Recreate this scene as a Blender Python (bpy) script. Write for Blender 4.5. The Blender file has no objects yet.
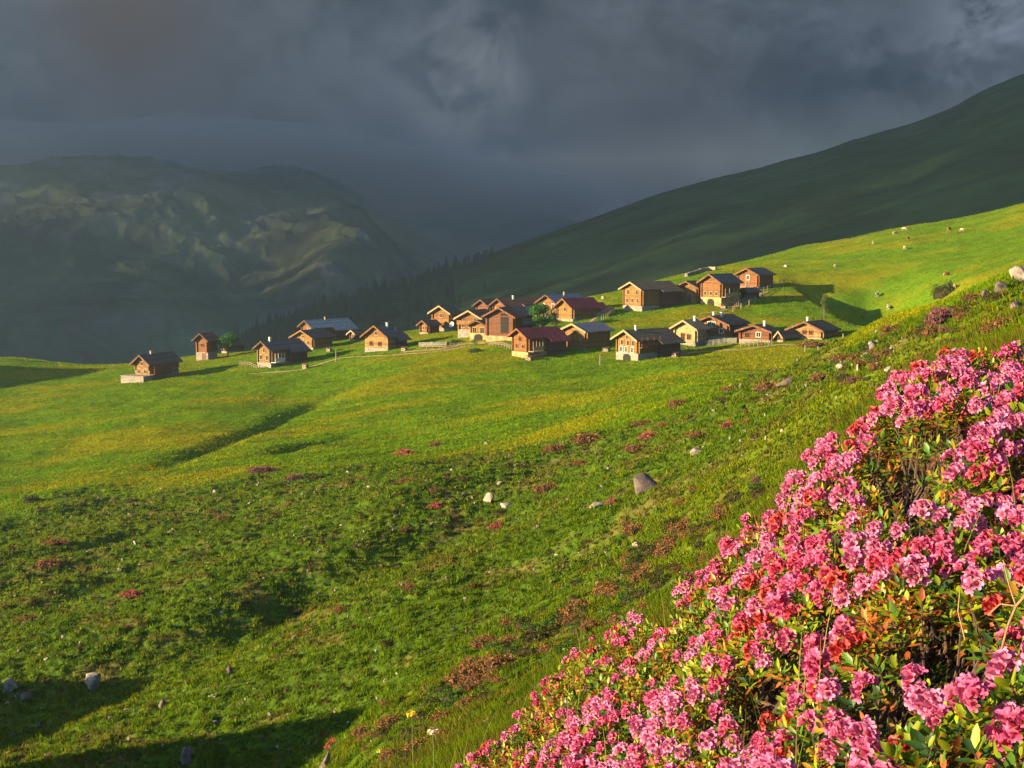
import bpy, bmesh, math, random
import numpy as np
from mathutils import Vector, Matrix, Euler

rng = np.random.default_rng(7)
random.seed(7)
SC = bpy.context.scene
COL = SC.collection
R = math.radians

# ------------------------------------------------------------------ camera
F = 1407.0                      # focal length in pixels of a 1024 wide frame
HORIZON = 230.0
PITCH = math.atan((384 - HORIZON) / F)
CP, SP = math.cos(PITCH), math.sin(PITCH)


def ray(px, py):
    u = (px - 512.0) / F
    v = -(py - 384.0) / F
    return np.array([u, CP + v * SP, -SP + v * CP])


def polar(px, py, r):
    """direction through a picture point and horizontal distance -> (theta, r, z)"""
    d = ray(px, py)
    h = math.hypot(d[0], d[1])
    return math.atan2(d[0], d[1]), r, d[2] / h * r


def project(P):
    P = np.asarray(P, float)
    fwd = P[..., 1] * CP - P[..., 2] * SP
    up = P[..., 1] * SP + P[..., 2] * CP
    return 512 + F * P[..., 0] / fwd, 384 - F * up / fwd


# ------------------------------------------------------------------ noise
def _hash(ix, iy, seed):
    h = (ix.astype(np.int64) * 374761393 + iy.astype(np.int64) * 668265263 + seed * 974634777) & 0xFFFFFFFF
    h = ((h ^ (h >> 13)) * 1274126177) & 0xFFFFFFFF
    h = h ^ (h >> 16)
    return (h & 0xFFFF) / 65535.0


def noise2(x, y, seed=0):
    x = np.asarray(x, float); y = np.asarray(y, float)
    ix = np.floor(x).astype(np.int64); iy = np.floor(y).astype(np.int64)
    fx = x - ix; fy = y - iy
    ux = fx * fx * fx * (fx * (fx * 6 - 15) + 10); uy = fy * fy * fy * (fy * (fy * 6 - 15) + 10)

    def g(i, j):
        a = _hash(i, j, seed) * 2 * np.pi
        return np.cos(a), np.sin(a)
    def dot(i, j, dx, dy):
        gx, gy = g(i, j)
        return gx * dx + gy * dy
    n00 = dot(ix, iy, fx, fy); n10 = dot(ix + 1, iy, fx - 1, fy)
    n01 = dot(ix, iy + 1, fx, fy - 1); n11 = dot(ix + 1, iy + 1, fx - 1, fy - 1)
    return (n00 * (1 - ux) + n10 * ux) * (1 - uy) + (n01 * (1 - ux) + n11 * ux) * uy


def fbm(x, y, octs=4, seed=0, gain=0.5, lac=2.03):
    s = 0; a = 1.0; f = 1.0
    for k in range(octs):
        s = s + a * noise2(x * f, y * f, seed + 17 * k)
        a *= gain; f *= lac
    return s


def ridged(x, y, octs=5, seed=0):
    s = 0; a = 1.0; f = 1.0
    for k in range(octs):
        s = s + a * (1 - 2 * np.abs(noise2(x * f, y * f, seed + 13 * k)))
        a *= 0.5; f *= 2.1
    return s


def sstep(a, b, x):
    t = np.clip((x - a) / (b - a), 0, 1)
    return t * t * (3 - 2 * t)


# ------------------------------------------------------------------ scene helpers
def tag(o, label=None, cat=None, group=None, kind=None):
    if label: o['label'] = label
    if cat: o['category'] = cat
    if group: o['group'] = group
    if kind: o['kind'] = kind
    return o


def link(o, parent=None):
    COL.objects.link(o)
    if parent is not None:
        o.parent = parent
    return o


def empty(name, loc, rz=0.0):
    o = bpy.data.objects.new(name, None)
    o.empty_display_size = 0.2
    link(o); o.location = loc; o.rotation_euler = (0, 0, rz)
    return o


def np_mesh(name, verts, faces, cols=None, smooth=False, uniform=None):
    """verts (n,3); faces (m,k) array of equal-size polygons"""
    verts = np.asarray(verts, np.float32); faces = np.asarray(faces, np.int32)
    m, k = faces.shape
    me = bpy.data.meshes.new(name)
    me.vertices.add(len(verts)); me.vertices.foreach_set('co', verts.ravel())
    me.loops.add(m * k); me.loops.foreach_set('vertex_index', faces.ravel())
    me.polygons.add(m)
    me.polygons.foreach_set('loop_start', np.arange(0, m * k, k, dtype=np.int32))
    me.polygons.foreach_set('loop_total', np.full(m, k, np.int32))
    if smooth:
        me.polygons.foreach_set('use_smooth', np.ones(m, bool))
    me.update(calc_edges=True)
    if cols is not None:
        cols = np.asarray(cols, np.float32)
        if cols.shape[1] == 3:
            cols = np.concatenate([cols, np.ones((len(cols), 1), np.float32)], 1)
        at = me.color_attributes.new('Col', 'FLOAT_COLOR', 'POINT')
        at.data.foreach_set('color', cols.ravel())
    return me


class MB:
    """collects polygons of any size and links them as one mesh object"""
    def __init__(self): self.v = []; self.f = []

    def poly(self, pts):
        n = len(self.v); self.v += [tuple(p) for p in pts]; self.f.append(tuple(range(n, n + len(pts)))); return self

    def box(self, x0, x1, y0, y1, z0, z1):
        n = len(self.v)
        self.v += [(x0, y0, z0), (x1, y0, z0), (x1, y1, z0), (x0, y1, z0), (x0, y0, z1), (x1, y0, z1), (x1, y1, z1), (x0, y1, z1)]
        for q in ((3, 2, 1, 0), (4, 5, 6, 7), (0, 1, 5, 4), (1, 2, 6, 5), (2, 3, 7, 6), (3, 0, 4, 7)):
            self.f.append(tuple(n + i for i in q))
        return self

    def prism_y(self, prof, y0, y1):
        """profile in (x, z), counter-clockwise seen from -y, extruded along y"""
        n = len(self.v); k = len(prof)
        self.v += [(x, y0, z) for x, z in prof] + [(x, y1, z) for x, z in prof]
        self.f.append(tuple(n + i for i in range(k)))
        self.f.append(tuple(n + k + i for i in reversed(range(k))))
        for i in range(k):
            j = (i + 1) % k
            self.f.append((n + j, n + i, n + k + i, n + k + j))
        return self

    def tube(self, p0, p1, r0, r1=None, n=6, cap=True):
        r1 = r0 if r1 is None else r1
        p0 = Vector(p0); p1 = Vector(p1); d = (p1 - p0)
        if d.length < 1e-6: return self
        d.normalize()
        a = d.orthogonal().normalized(); b = d.cross(a)
        s = len(self.v)
        for p, r in ((p0, r0), (p1, r1)):
            for i in range(n):
                t = 2 * math.pi * i / n
                self.v.append(tuple(p + (a * math.cos(t) + b * math.sin(t)) * r))
        for i in range(n):
            j = (i + 1) % n
            self.f.append((s + i, s + j, s + n + j, s + n + i))
        if cap:
            self.f.append(tuple(s + n + i for i in range(n)))
            self.f.append(tuple(s + i for i in reversed(range(n))))
        return self

    def mesh(self, name, mat=None, smooth=False):
        me = bpy.data.meshes.new(name)
        me.from_pydata(self.v, [], self.f)
        if smooth:
            for p in me.polygons: p.use_smooth = True
        if mat: me.materials.append(mat)
        me.update()
        return me

    def build(self, name, mat, parent=None, smooth=False):
        o = bpy.data.objects.new(name, self.mesh(name, mat, smooth))
        return link(o, parent)


# ------------------------------------------------------------------ materials
class NT:
    def __init__(self, name, vol=False):
        self.m = bpy.data.materials.new(name); self.m.use_nodes = True
        self.t = self.m.node_tree; self.n = self.t.nodes; self.n.clear()
        self.out = self.n.new('ShaderNodeOutputMaterial')

    def add(self, typ, **kw):
        nd = self.n.new(typ)
        for k, v in kw.items():
            if k in nd.inputs.keys() if isinstance(k, str) else False:
                nd.inputs[k].default_value = v
            else:
                setattr(nd, k, v)
        return nd

    def l(self, a, b): self.t.links.new(a, b)

    def noise(self, scale, detail=4, rough=0.55, vec=None):
        nd = self.n.new('ShaderNodeTexNoise')
        nd.inputs['Scale'].default_value = scale; nd.inputs['Detail'].default_value = detail
        nd.inputs['Roughness'].default_value = rough
        if vec is not None: self.l(vec, nd.inputs['Vector'])
        return nd

    def ramp(self, fac, stops):
        nd = self.n.new('ShaderNodeValToRGB')
        e = nd.color_ramp.elements
        while len(e) > 1: e.remove(e[-1])
        for i, (p, c) in enumerate(stops):
            el = e[0] if i == 0 else e.new(p)
            el.position = p
            el.color = (c, c, c, 1) if isinstance(c, (int, float)) else (*c, 1)
        self.l(fac, nd.inputs['Fac'])
        return nd

    def mix(self, a, b, fac, mode='MIX'):
        nd = self.n.new('ShaderNodeMix'); nd.data_type = 'RGBA'; nd.blend_type = mode
        for val, sock in ((fac, nd.inputs[0]), (a, nd.inputs[6]), (b, nd.inputs[7])):
            if hasattr(val, 'is_output'): self.l(val, sock)
            elif isinstance(val, (tuple, list)): sock.default_value = (*val, 1)
            else: sock.default_value = val
        return nd.outputs[2]

    def principled(self, rough=0.8, spec=0.3):
        p = self.n.new('ShaderNodeBsdfPrincipled')
        p.inputs['Roughness'].default_value = rough
        p.inputs['Specular IOR Level'].default_value = spec
        self.l(p.outputs[0], self.out.inputs['Surface'])
        return p

    def setcol(self, p, c):
        if hasattr(c, 'is_output'): self.l(c, p.inputs['Base Color'])
        else: p.inputs['Base Color'].default_value = (*c, 1)

    def bump(self, p, height, strength=0.3, dist=0.05):
        b = self.n.new('ShaderNodeBump')
        b.inputs['Strength'].default_value = strength; b.inputs['Distance'].default_value = dist
        self.l(height, b.inputs['Height']); self.l(b.outputs[0], p.inputs['Normal'])
        return b


def attr_col(nt):
    a = nt.n.new('ShaderNodeAttribute'); a.attribute_name = 'Col'
    return a.outputs['Color']


def mat_ground():
    t = NT('ground_grass'); p = t.principled(0.95, 0.0)
    geo = t.n.new('ShaderNodeNewGeometry')
    n1 = t.noise(2.2, 5, 0.65, geo.outputs['Position'])
    r1 = t.ramp(n1.outputs['Fac'], [(0.3, 0.62), (0.7, 1.35)])
    c = t.mix(attr_col(t), r1.outputs[0], 1.0, 'MULTIPLY')
    t.setcol(p, c)
    n2 = t.noise(3.5, 4, 0.6, geo.outputs['Position'])
    t.bump(p, n2.outputs['Fac'], 0.5, 0.25)
    return t.m


def mat_attr(name, rough=0.8, transl=0.0, var=0.25, scale=6.0, bump=0.0, spec=0.25):
    t = NT(name); p = t.principled(rough, spec)
    geo = t.n.new('ShaderNodeNewGeometry')
    n1 = t.noise(scale, 4, 0.6, geo.outputs['Position'])
    r1 = t.ramp(n1.outputs['Fac'], [(0.3, 1 - var), (0.7, 1 + var)])
    c = t.mix(attr_col(t), r1.outputs[0], 1.0, 'MULTIPLY')
    t.setcol(p, c)
    if bump: t.bump(p, n1.outputs['Fac'], 0.6, bump)
    if transl:
        tr = t.n.new('ShaderNodeBsdfTranslucent'); t.l(c, tr.inputs['Color'])
        mx = t.n.new('ShaderNodeMixShader'); mx.inputs[0].default_value = transl
        t.l(p.outputs[0], mx.inputs[1]); t.l(tr.outputs[0], mx.inputs[2])
        t.l(mx.outputs[0], t.out.inputs['Surface'])
    return t.m


def mat_plain(name, col, rough=0.7, var=0.2, scale=4.0, bump=0.0, spec=0.3, metallic=0.0):
    t = NT(name); p = t.principled(rough, spec); p.inputs['Metallic'].default_value = metallic
    tc = t.n.new('ShaderNodeTexCoord')
    n1 = t.noise(scale, 5, 0.6, tc.outputs['Object'])
    r1 = t.ramp(n1.outputs['Fac'], [(0.3, 1 - var), (0.7, 1 + var)])
    t.setcol(p, t.mix(col, r1.outputs[0], 1.0, 'MULTIPLY'))
    if bump: t.bump(p, n1.outputs['Fac'], 0.6, bump)
    return t.m


def mat_bands(name, col, dark, axis='Z', freq=3.2, rough=0.75, var=0.3, bump=0.08, seam=0.25, wear=(0.05, 0.032, 0.022), wamt=0.6, streak=(2.2, 2.2, 0.5)):
    """log or board courses, shingle courses, metal seams: bands along one axis of the object"""
    t = NT(name); p = t.principled(rough, 0.25)
    tc = t.n.new('ShaderNodeTexCoord')
    sep = t.n.new('ShaderNodeSeparateXYZ'); t.l(tc.outputs['Object'], sep.inputs[0])
    mul = t.add('ShaderNodeMath', operation='MULTIPLY'); mul.inputs[1].default_value = freq
    t.l(sep.outputs[axis], mul.inputs[0])
    fr = t.add('ShaderNodeMath', operation='FRACT'); t.l(mul.outputs[0], fr.inputs[0])
    edge = t.ramp(fr.outputs[0], [(0.0, 0.0), (seam, 1.0), (1.0, 0.75)])
    fl = t.add('ShaderNodeMath', operation='FLOOR'); t.l(mul.outputs[0], fl.inputs[0])
    wn = t.n.new('ShaderNodeTexWhiteNoise'); wn.noise_dimensions = '1D'; t.l(fl.outputs[0], wn.inputs['W'])
    n1 = t.noise(3.0, 5, 0.6, tc.outputs['Object'])
    r1 = t.ramp(n1.outputs['Fac'], [(0.3, 1 - var), (0.7, 1 + var)])
    r2 = t.ramp(wn.outputs['Value'], [(0.0, 1 - var), (1.0, 1 + var)])
    c = t.mix(dark, col, edge.outputs[0])
    mp = t.n.new('ShaderNodeMapping'); t.l(tc.outputs['Object'], mp.inputs['Vector']); mp.inputs['Scale'].default_value = streak
    n3 = t.noise(1.0, 6, 0.65, mp.outputs[0])
    r3 = t.ramp(n3.outputs['Fac'], [(0.36, 0.0), (0.62, 1.0)])
    c = t.mix(c, wear, t.mix((0, 0, 0), (wamt, wamt, wamt), r3.outputs[0]))
    c = t.mix(c, r1.outputs[0], 1.0, 'MULTIPLY'); c = t.mix(c, r2.outputs[0], 1.0, 'MULTIPLY')
    t.setcol(p, c)
    t.bump(p, edge.outputs[0], 0.7, bump)
    return t.m


M = {}
def init_materials():
    M['ground'] = mat_ground()
    M['grass'] = mat_attr('grass_blades', 0.9, 0.42, 0.1, 3, 0, 0.03)
    M['rock'] = mat_attr('lichen_rock', 0.9, 0, 0.45, 5, 0.06)
    M['leaf'] = mat_attr('leaf', 0.45, 0.3, 0.12, 30)
    M['heath'] = mat_attr('heath_leaves', 0.9, 0.3, 0.2, 8, 0, 0.02)
    M['far'] = mat_attr('far_slope', 1.0, 0, 0.35, 0.02, 0, 0.0)
    M['needles'] = mat_attr('needles', 0.9, 0.1, 0.2, 2)
    for i, (c, d) in enumerate([((0.1909, 0.0714, 0.0087), (0.0398, 0.0152, 0.0027)), ((0.1750, 0.0551, 0.0071), (0.0318, 0.0115, 0.0022)),
                                ((0.2307, 0.1047, 0.0136), (0.0477, 0.0210, 0.0038)), ((0.1432, 0.0400, 0.0082), (0.0239, 0.0085, 0.0027))]):
        M['log%d' % i] = mat_bands('log_wall_%d' % i, c, d, 'Z', 3.3, 0.75, 0.22, 0.05)
    M['palelog'] = mat_bands('pale_log_wall', (0.27, 0.145, 0.04), (0.08, 0.035, 0.01), 'Z', 3.3, 0.8, 0.3, 0.05)
    M['darklog'] = mat_bands('weathered_log', (0.085, 0.035, 0.018), (0.015, 0.008, 0.005), 'Z', 3.3, 0.8, 0.3, 0.05)
    M['board'] = mat_bands('vertical_boards', (0.2, 0.065, 0.015), (0.07, 0.02, 0.008), 'X', 4.2, 0.75, 0.25, 0.03, 0.12)
    M['plaster'] = mat_plain('lime_plaster', (0.25, 0.17, 0.075), 0.9, 0.5, 1.6, 0.02)
    M['stone'] = mat_plain('stone_masonry', (0.17, 0.145, 0.11), 0.9, 0.55, 3.5, 0.08)
    M['greystone'] = mat_plain('grey_masonry', (0.08, 0.08, 0.06), 0.9, 0.6, 1.2, 0.08)
    M['pale_wood'] = mat_plain('pale_board', (0.22, 0.145, 0.07), 0.7, 0.25, 3)
    M['white'] = mat_plain('white_paint', (0.36, 0.34, 0.29), 0.6, 0.15, 3)
    M['shingle'] = mat_bands('grey_shingles', (0.055, 0.047, 0.043), (0.02, 0.018, 0.016), 'X', 3.0, 0.8, 0.3, 0.04, 0.25, (0.10, 0.062, 0.038), 0.7, (0.5, 1.6, 0.5))
    M['slate'] = mat_bands('blue_grey_slate', (0.065, 0.065, 0.072), (0.026, 0.026, 0.03), 'X', 3.0, 0.7, 0.3, 0.03, 0.25, (0.09, 0.065, 0.05), 0.6, (0.5, 1.6, 0.5))
    M['silver'] = mat_bands('silver_grey_shingles', (0.27, 0.28, 0.29), (0.12, 0.125, 0.13), 'X', 2.5, 0.6, 0.25, 0.03)
    M['lilac'] = mat_bands('grey_sheet_metal', (0.20, 0.185, 0.235), (0.12, 0.11, 0.14), 'Y', 1.7, 0.4, 0.1, 0.03, 0.1)
    M['red'] = mat_bands('red_sheet_metal', (0.25, 0.028, 0.035), (0.11, 0.014, 0.018), 'Y', 1.7, 0.55, 0.2, 0.03, 0.1, (0.10, 0.03, 0.025), 0.6, (0.5, 1.6, 0.5))
    M['brown'] = mat_bands('brown_shingles', (0.16, 0.06, 0.03), (0.05, 0.02, 0.012), 'X', 3.0, 0.8, 0.3, 0.04)
    M['glass'] = mat_plain('dark_glass', (0.012, 0.012, 0.014), 0.12, 0.1, 2, 0, 0.6)
    M['opening'] = mat_plain('opening_shade_panel', (0.012, 0.009, 0.007), 0.9, 0.2, 2)  # near-black panel colour painting the shade inside openings
    M['door'] = mat_bands('door_boards', (0.12, 0.045, 0.018), (0.03, 0.012, 0.006), 'X', 5, 0.7, 0.2, 0.02, 0.1)
    M['bark'] = mat_plain('bark', (0.10, 0.07, 0.05), 0.9, 0.4, 12, 0.03)
    M['twig'] = mat_plain('dry_twig', (0.20, 0.125, 0.06), 0.8, 0.35, 40)
    M['darktwig'] = mat_plain('dark_twig', (0.07, 0.042, 0.03), 0.9, 0.4, 40)
    M['post'] = mat_plain('weathered_post', (0.17, 0.13, 0.09), 0.85, 0.25, 6)
    M['path'] = mat_plain('earth_path', (0.20, 0.155, 0.06), 0.95, 0.3, 1.2, 0.03)
init_materials()

# ------------------------------------------------------------------ terrain: heights surveyed from the photograph
BUSH = [  # points on the top of the rhododendron bank: picture x, y, distance
    (1180, 768, 1.0), (1180, 560, 1.6), (1180, 430, 2.4), (1180, 330, 3.6),
    (1024, 768, 1.3), (1024, 600, 1.9), (1024, 460, 2.7), (1024, 350, 3.8),
    (900, 768, 1.55), (900, 610, 2.15), (900, 470, 2.9), (900, 380, 3.8),
    (800, 768, 1.95), (800, 620, 2.6), (800, 520, 3.2), (800, 455, 3.9),
    (700, 768, 2.5), (700, 650, 3.2), (700, 565, 4.3),
    (600, 768, 3.3), (600, 690, 4.0), (600, 635, 5.0),
    (500, 768, 4.2), (500, 720, 5.2), (430, 790, 4.6), (430, 765, 5.2), (330, 840, 5.0)]
CTRL = [
    # right spur
    (1180, 300, 12), (1180, 275, 60), (1180, 240, 100), (1180, 250, 200), (1180, 235, 360), (1180, 170, 500), (1180, 195, 640),
    (1024, 345, 9), (1024, 318, 30), (1024, 290, 52), (1024, 268, 74), (1024, 300, 125), (1024, 282, 240), (1024, 262, 360), (1024, 232, 430), (1024, 204, 500), (1024, 228, 650),
    (900, 420, 8), (900, 372, 25), (900, 352, 55), (900, 322, 100), (900, 312, 125), (900, 338, 190), (900, 312, 330), (900, 282, 380), (900, 250, 430), (900, 228, 500), (900, 250, 650),
    (800, 500, 8), (800, 462, 22), (800, 432, 50), (800, 400, 80), (800, 368, 130), (800, 378, 190), (800, 345, 280), (800, 318, 325), (800, 290, 370), (800, 265, 430), (800, 247, 500), (800, 275, 650),
    (700, 610, 8), (700, 560, 22), (700, 520, 52), (700, 470, 75), (700, 430, 105), (700, 400, 140), (700, 386, 185), (700, 368, 240), (700, 347, 290), (700, 318, 325), (700, 298, 355), (700, 273, 430), (700, 275, 520), (700, 300, 650),
    (600, 690, 9), (600, 640, 22), (600, 592, 48), (600, 520, 82), (600, 460, 118), (600, 425, 160), (600, 398, 210), (600, 372, 262), (600, 350, 290), (600, 322, 325), (600, 300, 370), (600, 297, 460), (600, 325, 620),
    (500, 735, 9), (500, 700, 20), (500, 650, 45), (500, 570, 80), (500, 500, 112), (500, 445, 170), (500, 405, 225), (500, 368, 275), (500, 342, 305), (500, 328, 335), (500, 318, 375), (500, 325, 460), (500, 360, 620),
    (400, 800, 9), (400, 735, 25), (400, 700, 46), (400, 600, 80), (400, 520, 112), (400, 470, 150), (400, 450, 188), (400, 420, 225), (400, 380, 270), (400, 352, 315), (400, 335, 355), (400, 335, 420), (400, 370, 560),
    (300, 900, 14), (300, 790, 45), (300, 700, 62), (300, 600, 92), (300, 525, 125), (300, 475, 165), (300, 445, 205), (300, 410, 255), (300, 372, 310), (300, 350, 350), (300, 345, 400), (300, 390, 540),
    (200, 900, 30), (200, 768, 58), (200, 700, 72), (200, 600, 102), (200, 525, 140), (200, 480, 178), (200, 440, 225), (200, 400, 278), (200, 375, 325), (200, 358, 375), (200, 357, 420), (200, 410, 540),
    (0, 900, 45), (0, 768, 70), (0, 700, 86), (0, 600, 118), (0, 525, 165), (0, 480, 210), (0, 425, 280), (0, 385, 345), (0, 357, 430), (0, 365, 480), (0, 420, 600),
    (-200, 900, 55), (-200, 700, 100), (-200, 560, 160), (-200, 480, 230), (-200, 420, 300), (-200, 380, 400), (-200, 385, 480), (-200, 440, 600),
    (-500, 860, 80), (-500, 600, 160), (-500, 480, 260), (-500, 420, 400), (-500, 450, 600)]


def tps_coords(th, r):
    return np.stack([np.asarray(th) * F / 170.0, np.log(np.asarray(r)) * 1.9], -1)


class TPS:
    def __init__(self, pts, lam=1e-3):
        A = np.array(pts, float)
        self.X = tps_coords(A[:, 0], A[:, 1]); q = A[:, 2] / A[:, 1]
        n = len(q)
        K = self.kern(self.X, self.X) + lam * np.eye(n)
        P = np.concatenate([np.ones((n, 1)), self.X], 1)
        S = np.block([[K, P], [P.T, np.zeros((3, 3))]])
        self.w = np.linalg.solve(S, np.concatenate([q, np.zeros(3)]))

    @staticmethod
    def kern(A, B):
        d2 = ((A[:, None, :] - B[None, :, :]) ** 2).sum(-1)
        return 0.5 * d2 * np.log(d2 + 1e-12)

    def q(self, th, r):
        th = np.clip(th, -0.46, 0.50)
        Q = tps_coords(th, r).reshape(-1, 2)
        out = np.empty(len(Q))
        for s in range(0, len(Q), 60000):
            c = Q[s:s + 60000]
            K = self.kern(c, self.X)
            out[s:s + 60000] = K @ self.w[:-3] + self.w[-3] + c @ self.w[-2:]
        return out.reshape(np.shape(th))


bush_pts = [polar(*b) for b in BUSH]
BUSH_T = TPS(bush_pts)
GROUND_T = TPS([(t, r, z - 0.30) for t, r, z in bush_pts] + [polar(*c) for c in CTRL], 2e-3)


def base_z(x, y):
    th = np.arctan2(x, y); r = np.hypot(x, y)
    return GROUND_T.q(th, r) * r


def march(px, py, rmin=6.0, rmax=640.0, fn=base_z):
    """first place where the ray through a picture point meets the ground"""
    d = ray(px, py); h = math.hypot(d[0], d[1])
    rs = np.exp(np.linspace(math.log(rmin), math.log(rmax), 500))
    X = d[0] / h * rs; Y = d[1] / h * rs; Z = d[2] / h * rs
    below = fn(X, Y) >= Z
    i = int(np.argmax(below))
    if not below[i]:
        i = len(rs) - 1
    return np.array([X[i], Y[i]]), rs[i]


# creases, ditches and banks of the meadow: picture polyline, depth, half width
CREASES = [
    ([(120, 482), (185, 458), (250, 432), (310, 407), (372, 378)], 1.15, 4.4),
    ([(225, 640), (285, 606), (350, 570), (420, 534), (490, 494), (540, 462)], 2.2, 10.0),
    ([(255, 456), (310, 444), (372, 430)], 1.3, 4.0),
    ([(30, 560), (120, 535), (200, 512)], 0.9, 4.0),
    ([(20, 610), (110, 575), (180, 555)], 0.9, 3.5),
    ([(470, 600), (560, 560), (640, 520)], 0.9, 4.0),
    ([(610, 380), (690, 368), (760, 362)], 1.2, 5.0),
]
CREASE_W = []
for pl, dep, wid in CREASES:
    dense = []
    for (x0, y0), (x1, y1) in zip(pl[:-1], pl[1:]):
        for t in np.linspace(0, 1, 5)[:-1]:
            dense.append((x0 + (x1 - x0) * t, y0 + (y1 - y0) * t))
    dense.append(pl[-1])
    CREASE_W.append((np.array([march(*p)[0] for p in dense]), dep, wid))


def crease_dz(x, y):
    out = np.zeros_like(x)
    for P, dep, wid in CREASE_W:
        lo = P.min(0) - 3 * wid; hi = P.max(0) + 3 * wid
        m = (x > lo[0]) & (x < hi[0]) & (y > lo[1]) & (y < hi[1])
        if not m.any(): continue
        xx = x[m]; yy = y[m]; best = np.full(xx.shape, 1e9); tt = np.zeros(xx.shape)
        n = len(P) - 1
        for k in range(n):
            a = P[k]; b = P[k + 1]; ab = b - a
            t = np.clip(((xx - a[0]) * ab[0] + (yy - a[1]) * ab[1]) / (ab @ ab + 1e-9), 0, 1)
            d = np.hypot(xx - a[0] - ab[0] * t, yy - a[1] - ab[1] * t)
            u = d < best
            best = np.where(u, d, best); tt = np.where(u, (k + t) / n, tt)
        fade = np.clip(np.minimum(tt, 1 - tt) * 3.5, 0, 1)
        wob = 1 + 0.1 * noise2(xx / 9, yy / 9, 5)
        out[m] -= dep * fade * wob * np.exp(-(best / (wid * 0.6)) ** 2)
    return out


# where rough pasture gives way to mown meadow
EDGE = [(-400, 560), (-200, 545), (0, 512), (130, 484), (250, 474), (400, 457), (520, 443), (640, 428), (720, 398), (780, 373), (850, 346), (905, 322), (960, 301), (1010, 280), (1060, 260), (1200, 250)]
EDGE_TH = []; EDGE_R = []
for p in EDGE:
    (ex, ey), er = march(p[0], p[1], 20)
    EDGE_TH.append(math.atan2(ex, ey)); EDGE_R.append(min(er, 205))
EDGE_TH = np.array(EDGE_TH); EDGE_R = np.array(EDGE_R)


def rough_mask(x, y):
    th = np.arctan2(x, y); r = np.hypot(x, y)
    rb = np.interp(th, EDGE_TH, EDGE_R)
    n = fbm(x / 14, y / 14, 3, 31)
    return 1 - sstep(0.93, 1.06, r / rb + 0.07 * n)


# knolls added unseen left of the view to cast shadows into it
SHADOW_KNOLLS = [(-60, 37.5, 19.7, 20, 16), (-72, 65, 13.8, 16, 12), (-215, 312, 28, 34, 50)]


def tussock(x, y):
    return np.abs(noise2(x / 1.5, y / 1.5, 23)) * 1.4 + np.abs(noise2(x / 0.8 + 5, y / 0.8, 24)) * 0.8 - 0.5


def ground_z(x, y):
    x = np.asarray(x, float); y = np.asarray(y, float)
    r = np.hypot(x, y)
    z = base_z(x, y)
    for kx, ky, kh, sx, sy in SHADOW_KNOLLS:
        z = z + kh * np.exp(-((x - kx) / sx) ** 2 - ((y - ky) / sy) ** 2)
    z = z + crease_dz(x, y)
    z = z - 7.0 * sstep(73, 79, x) * (1 - sstep(90, 112, x)) * np.exp(-((y - 343 + 5 * noise2(x / 11, y / 11, 33)) / 28.0) ** 2)      # hollow right of the upper row
    rm = rough_mask(x, y)
    far = sstep(12, 35, r)
    u = 0.7 * x + 0.7 * y; v = 0.7 * x - 0.7 * y          # ribs and hollows running down the fall line
    z = z + far * (0.65 * rm + 0.3) * (1 - sstep(270, 330, y)) * (1.9 * noise2(u / 170 + 2, v / 17 + 0.5 * noise2(u / 60, v / 40, 34), 35) + 0.9 * noise2(u / 90, v / 8, 36))
    z = z + far * (rm * 0.8 + (1 - rm) * 0.5) * fbm(x / 22, y / 22, 3, 3)
    z = z + far * rm * (0.36 * fbm(x / 6.5, y / 6.5, 3, 11) + 0.32 * tussock(x, y))
    z = z + far * (1 - rm) * 0.10 * fbm(x / 3.5, y / 3.5, 3, 29)
    z = z + (1 - far) * 0.03 * fbm(x / 0.5, y / 0.5, 3, 41)
    return z


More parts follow.
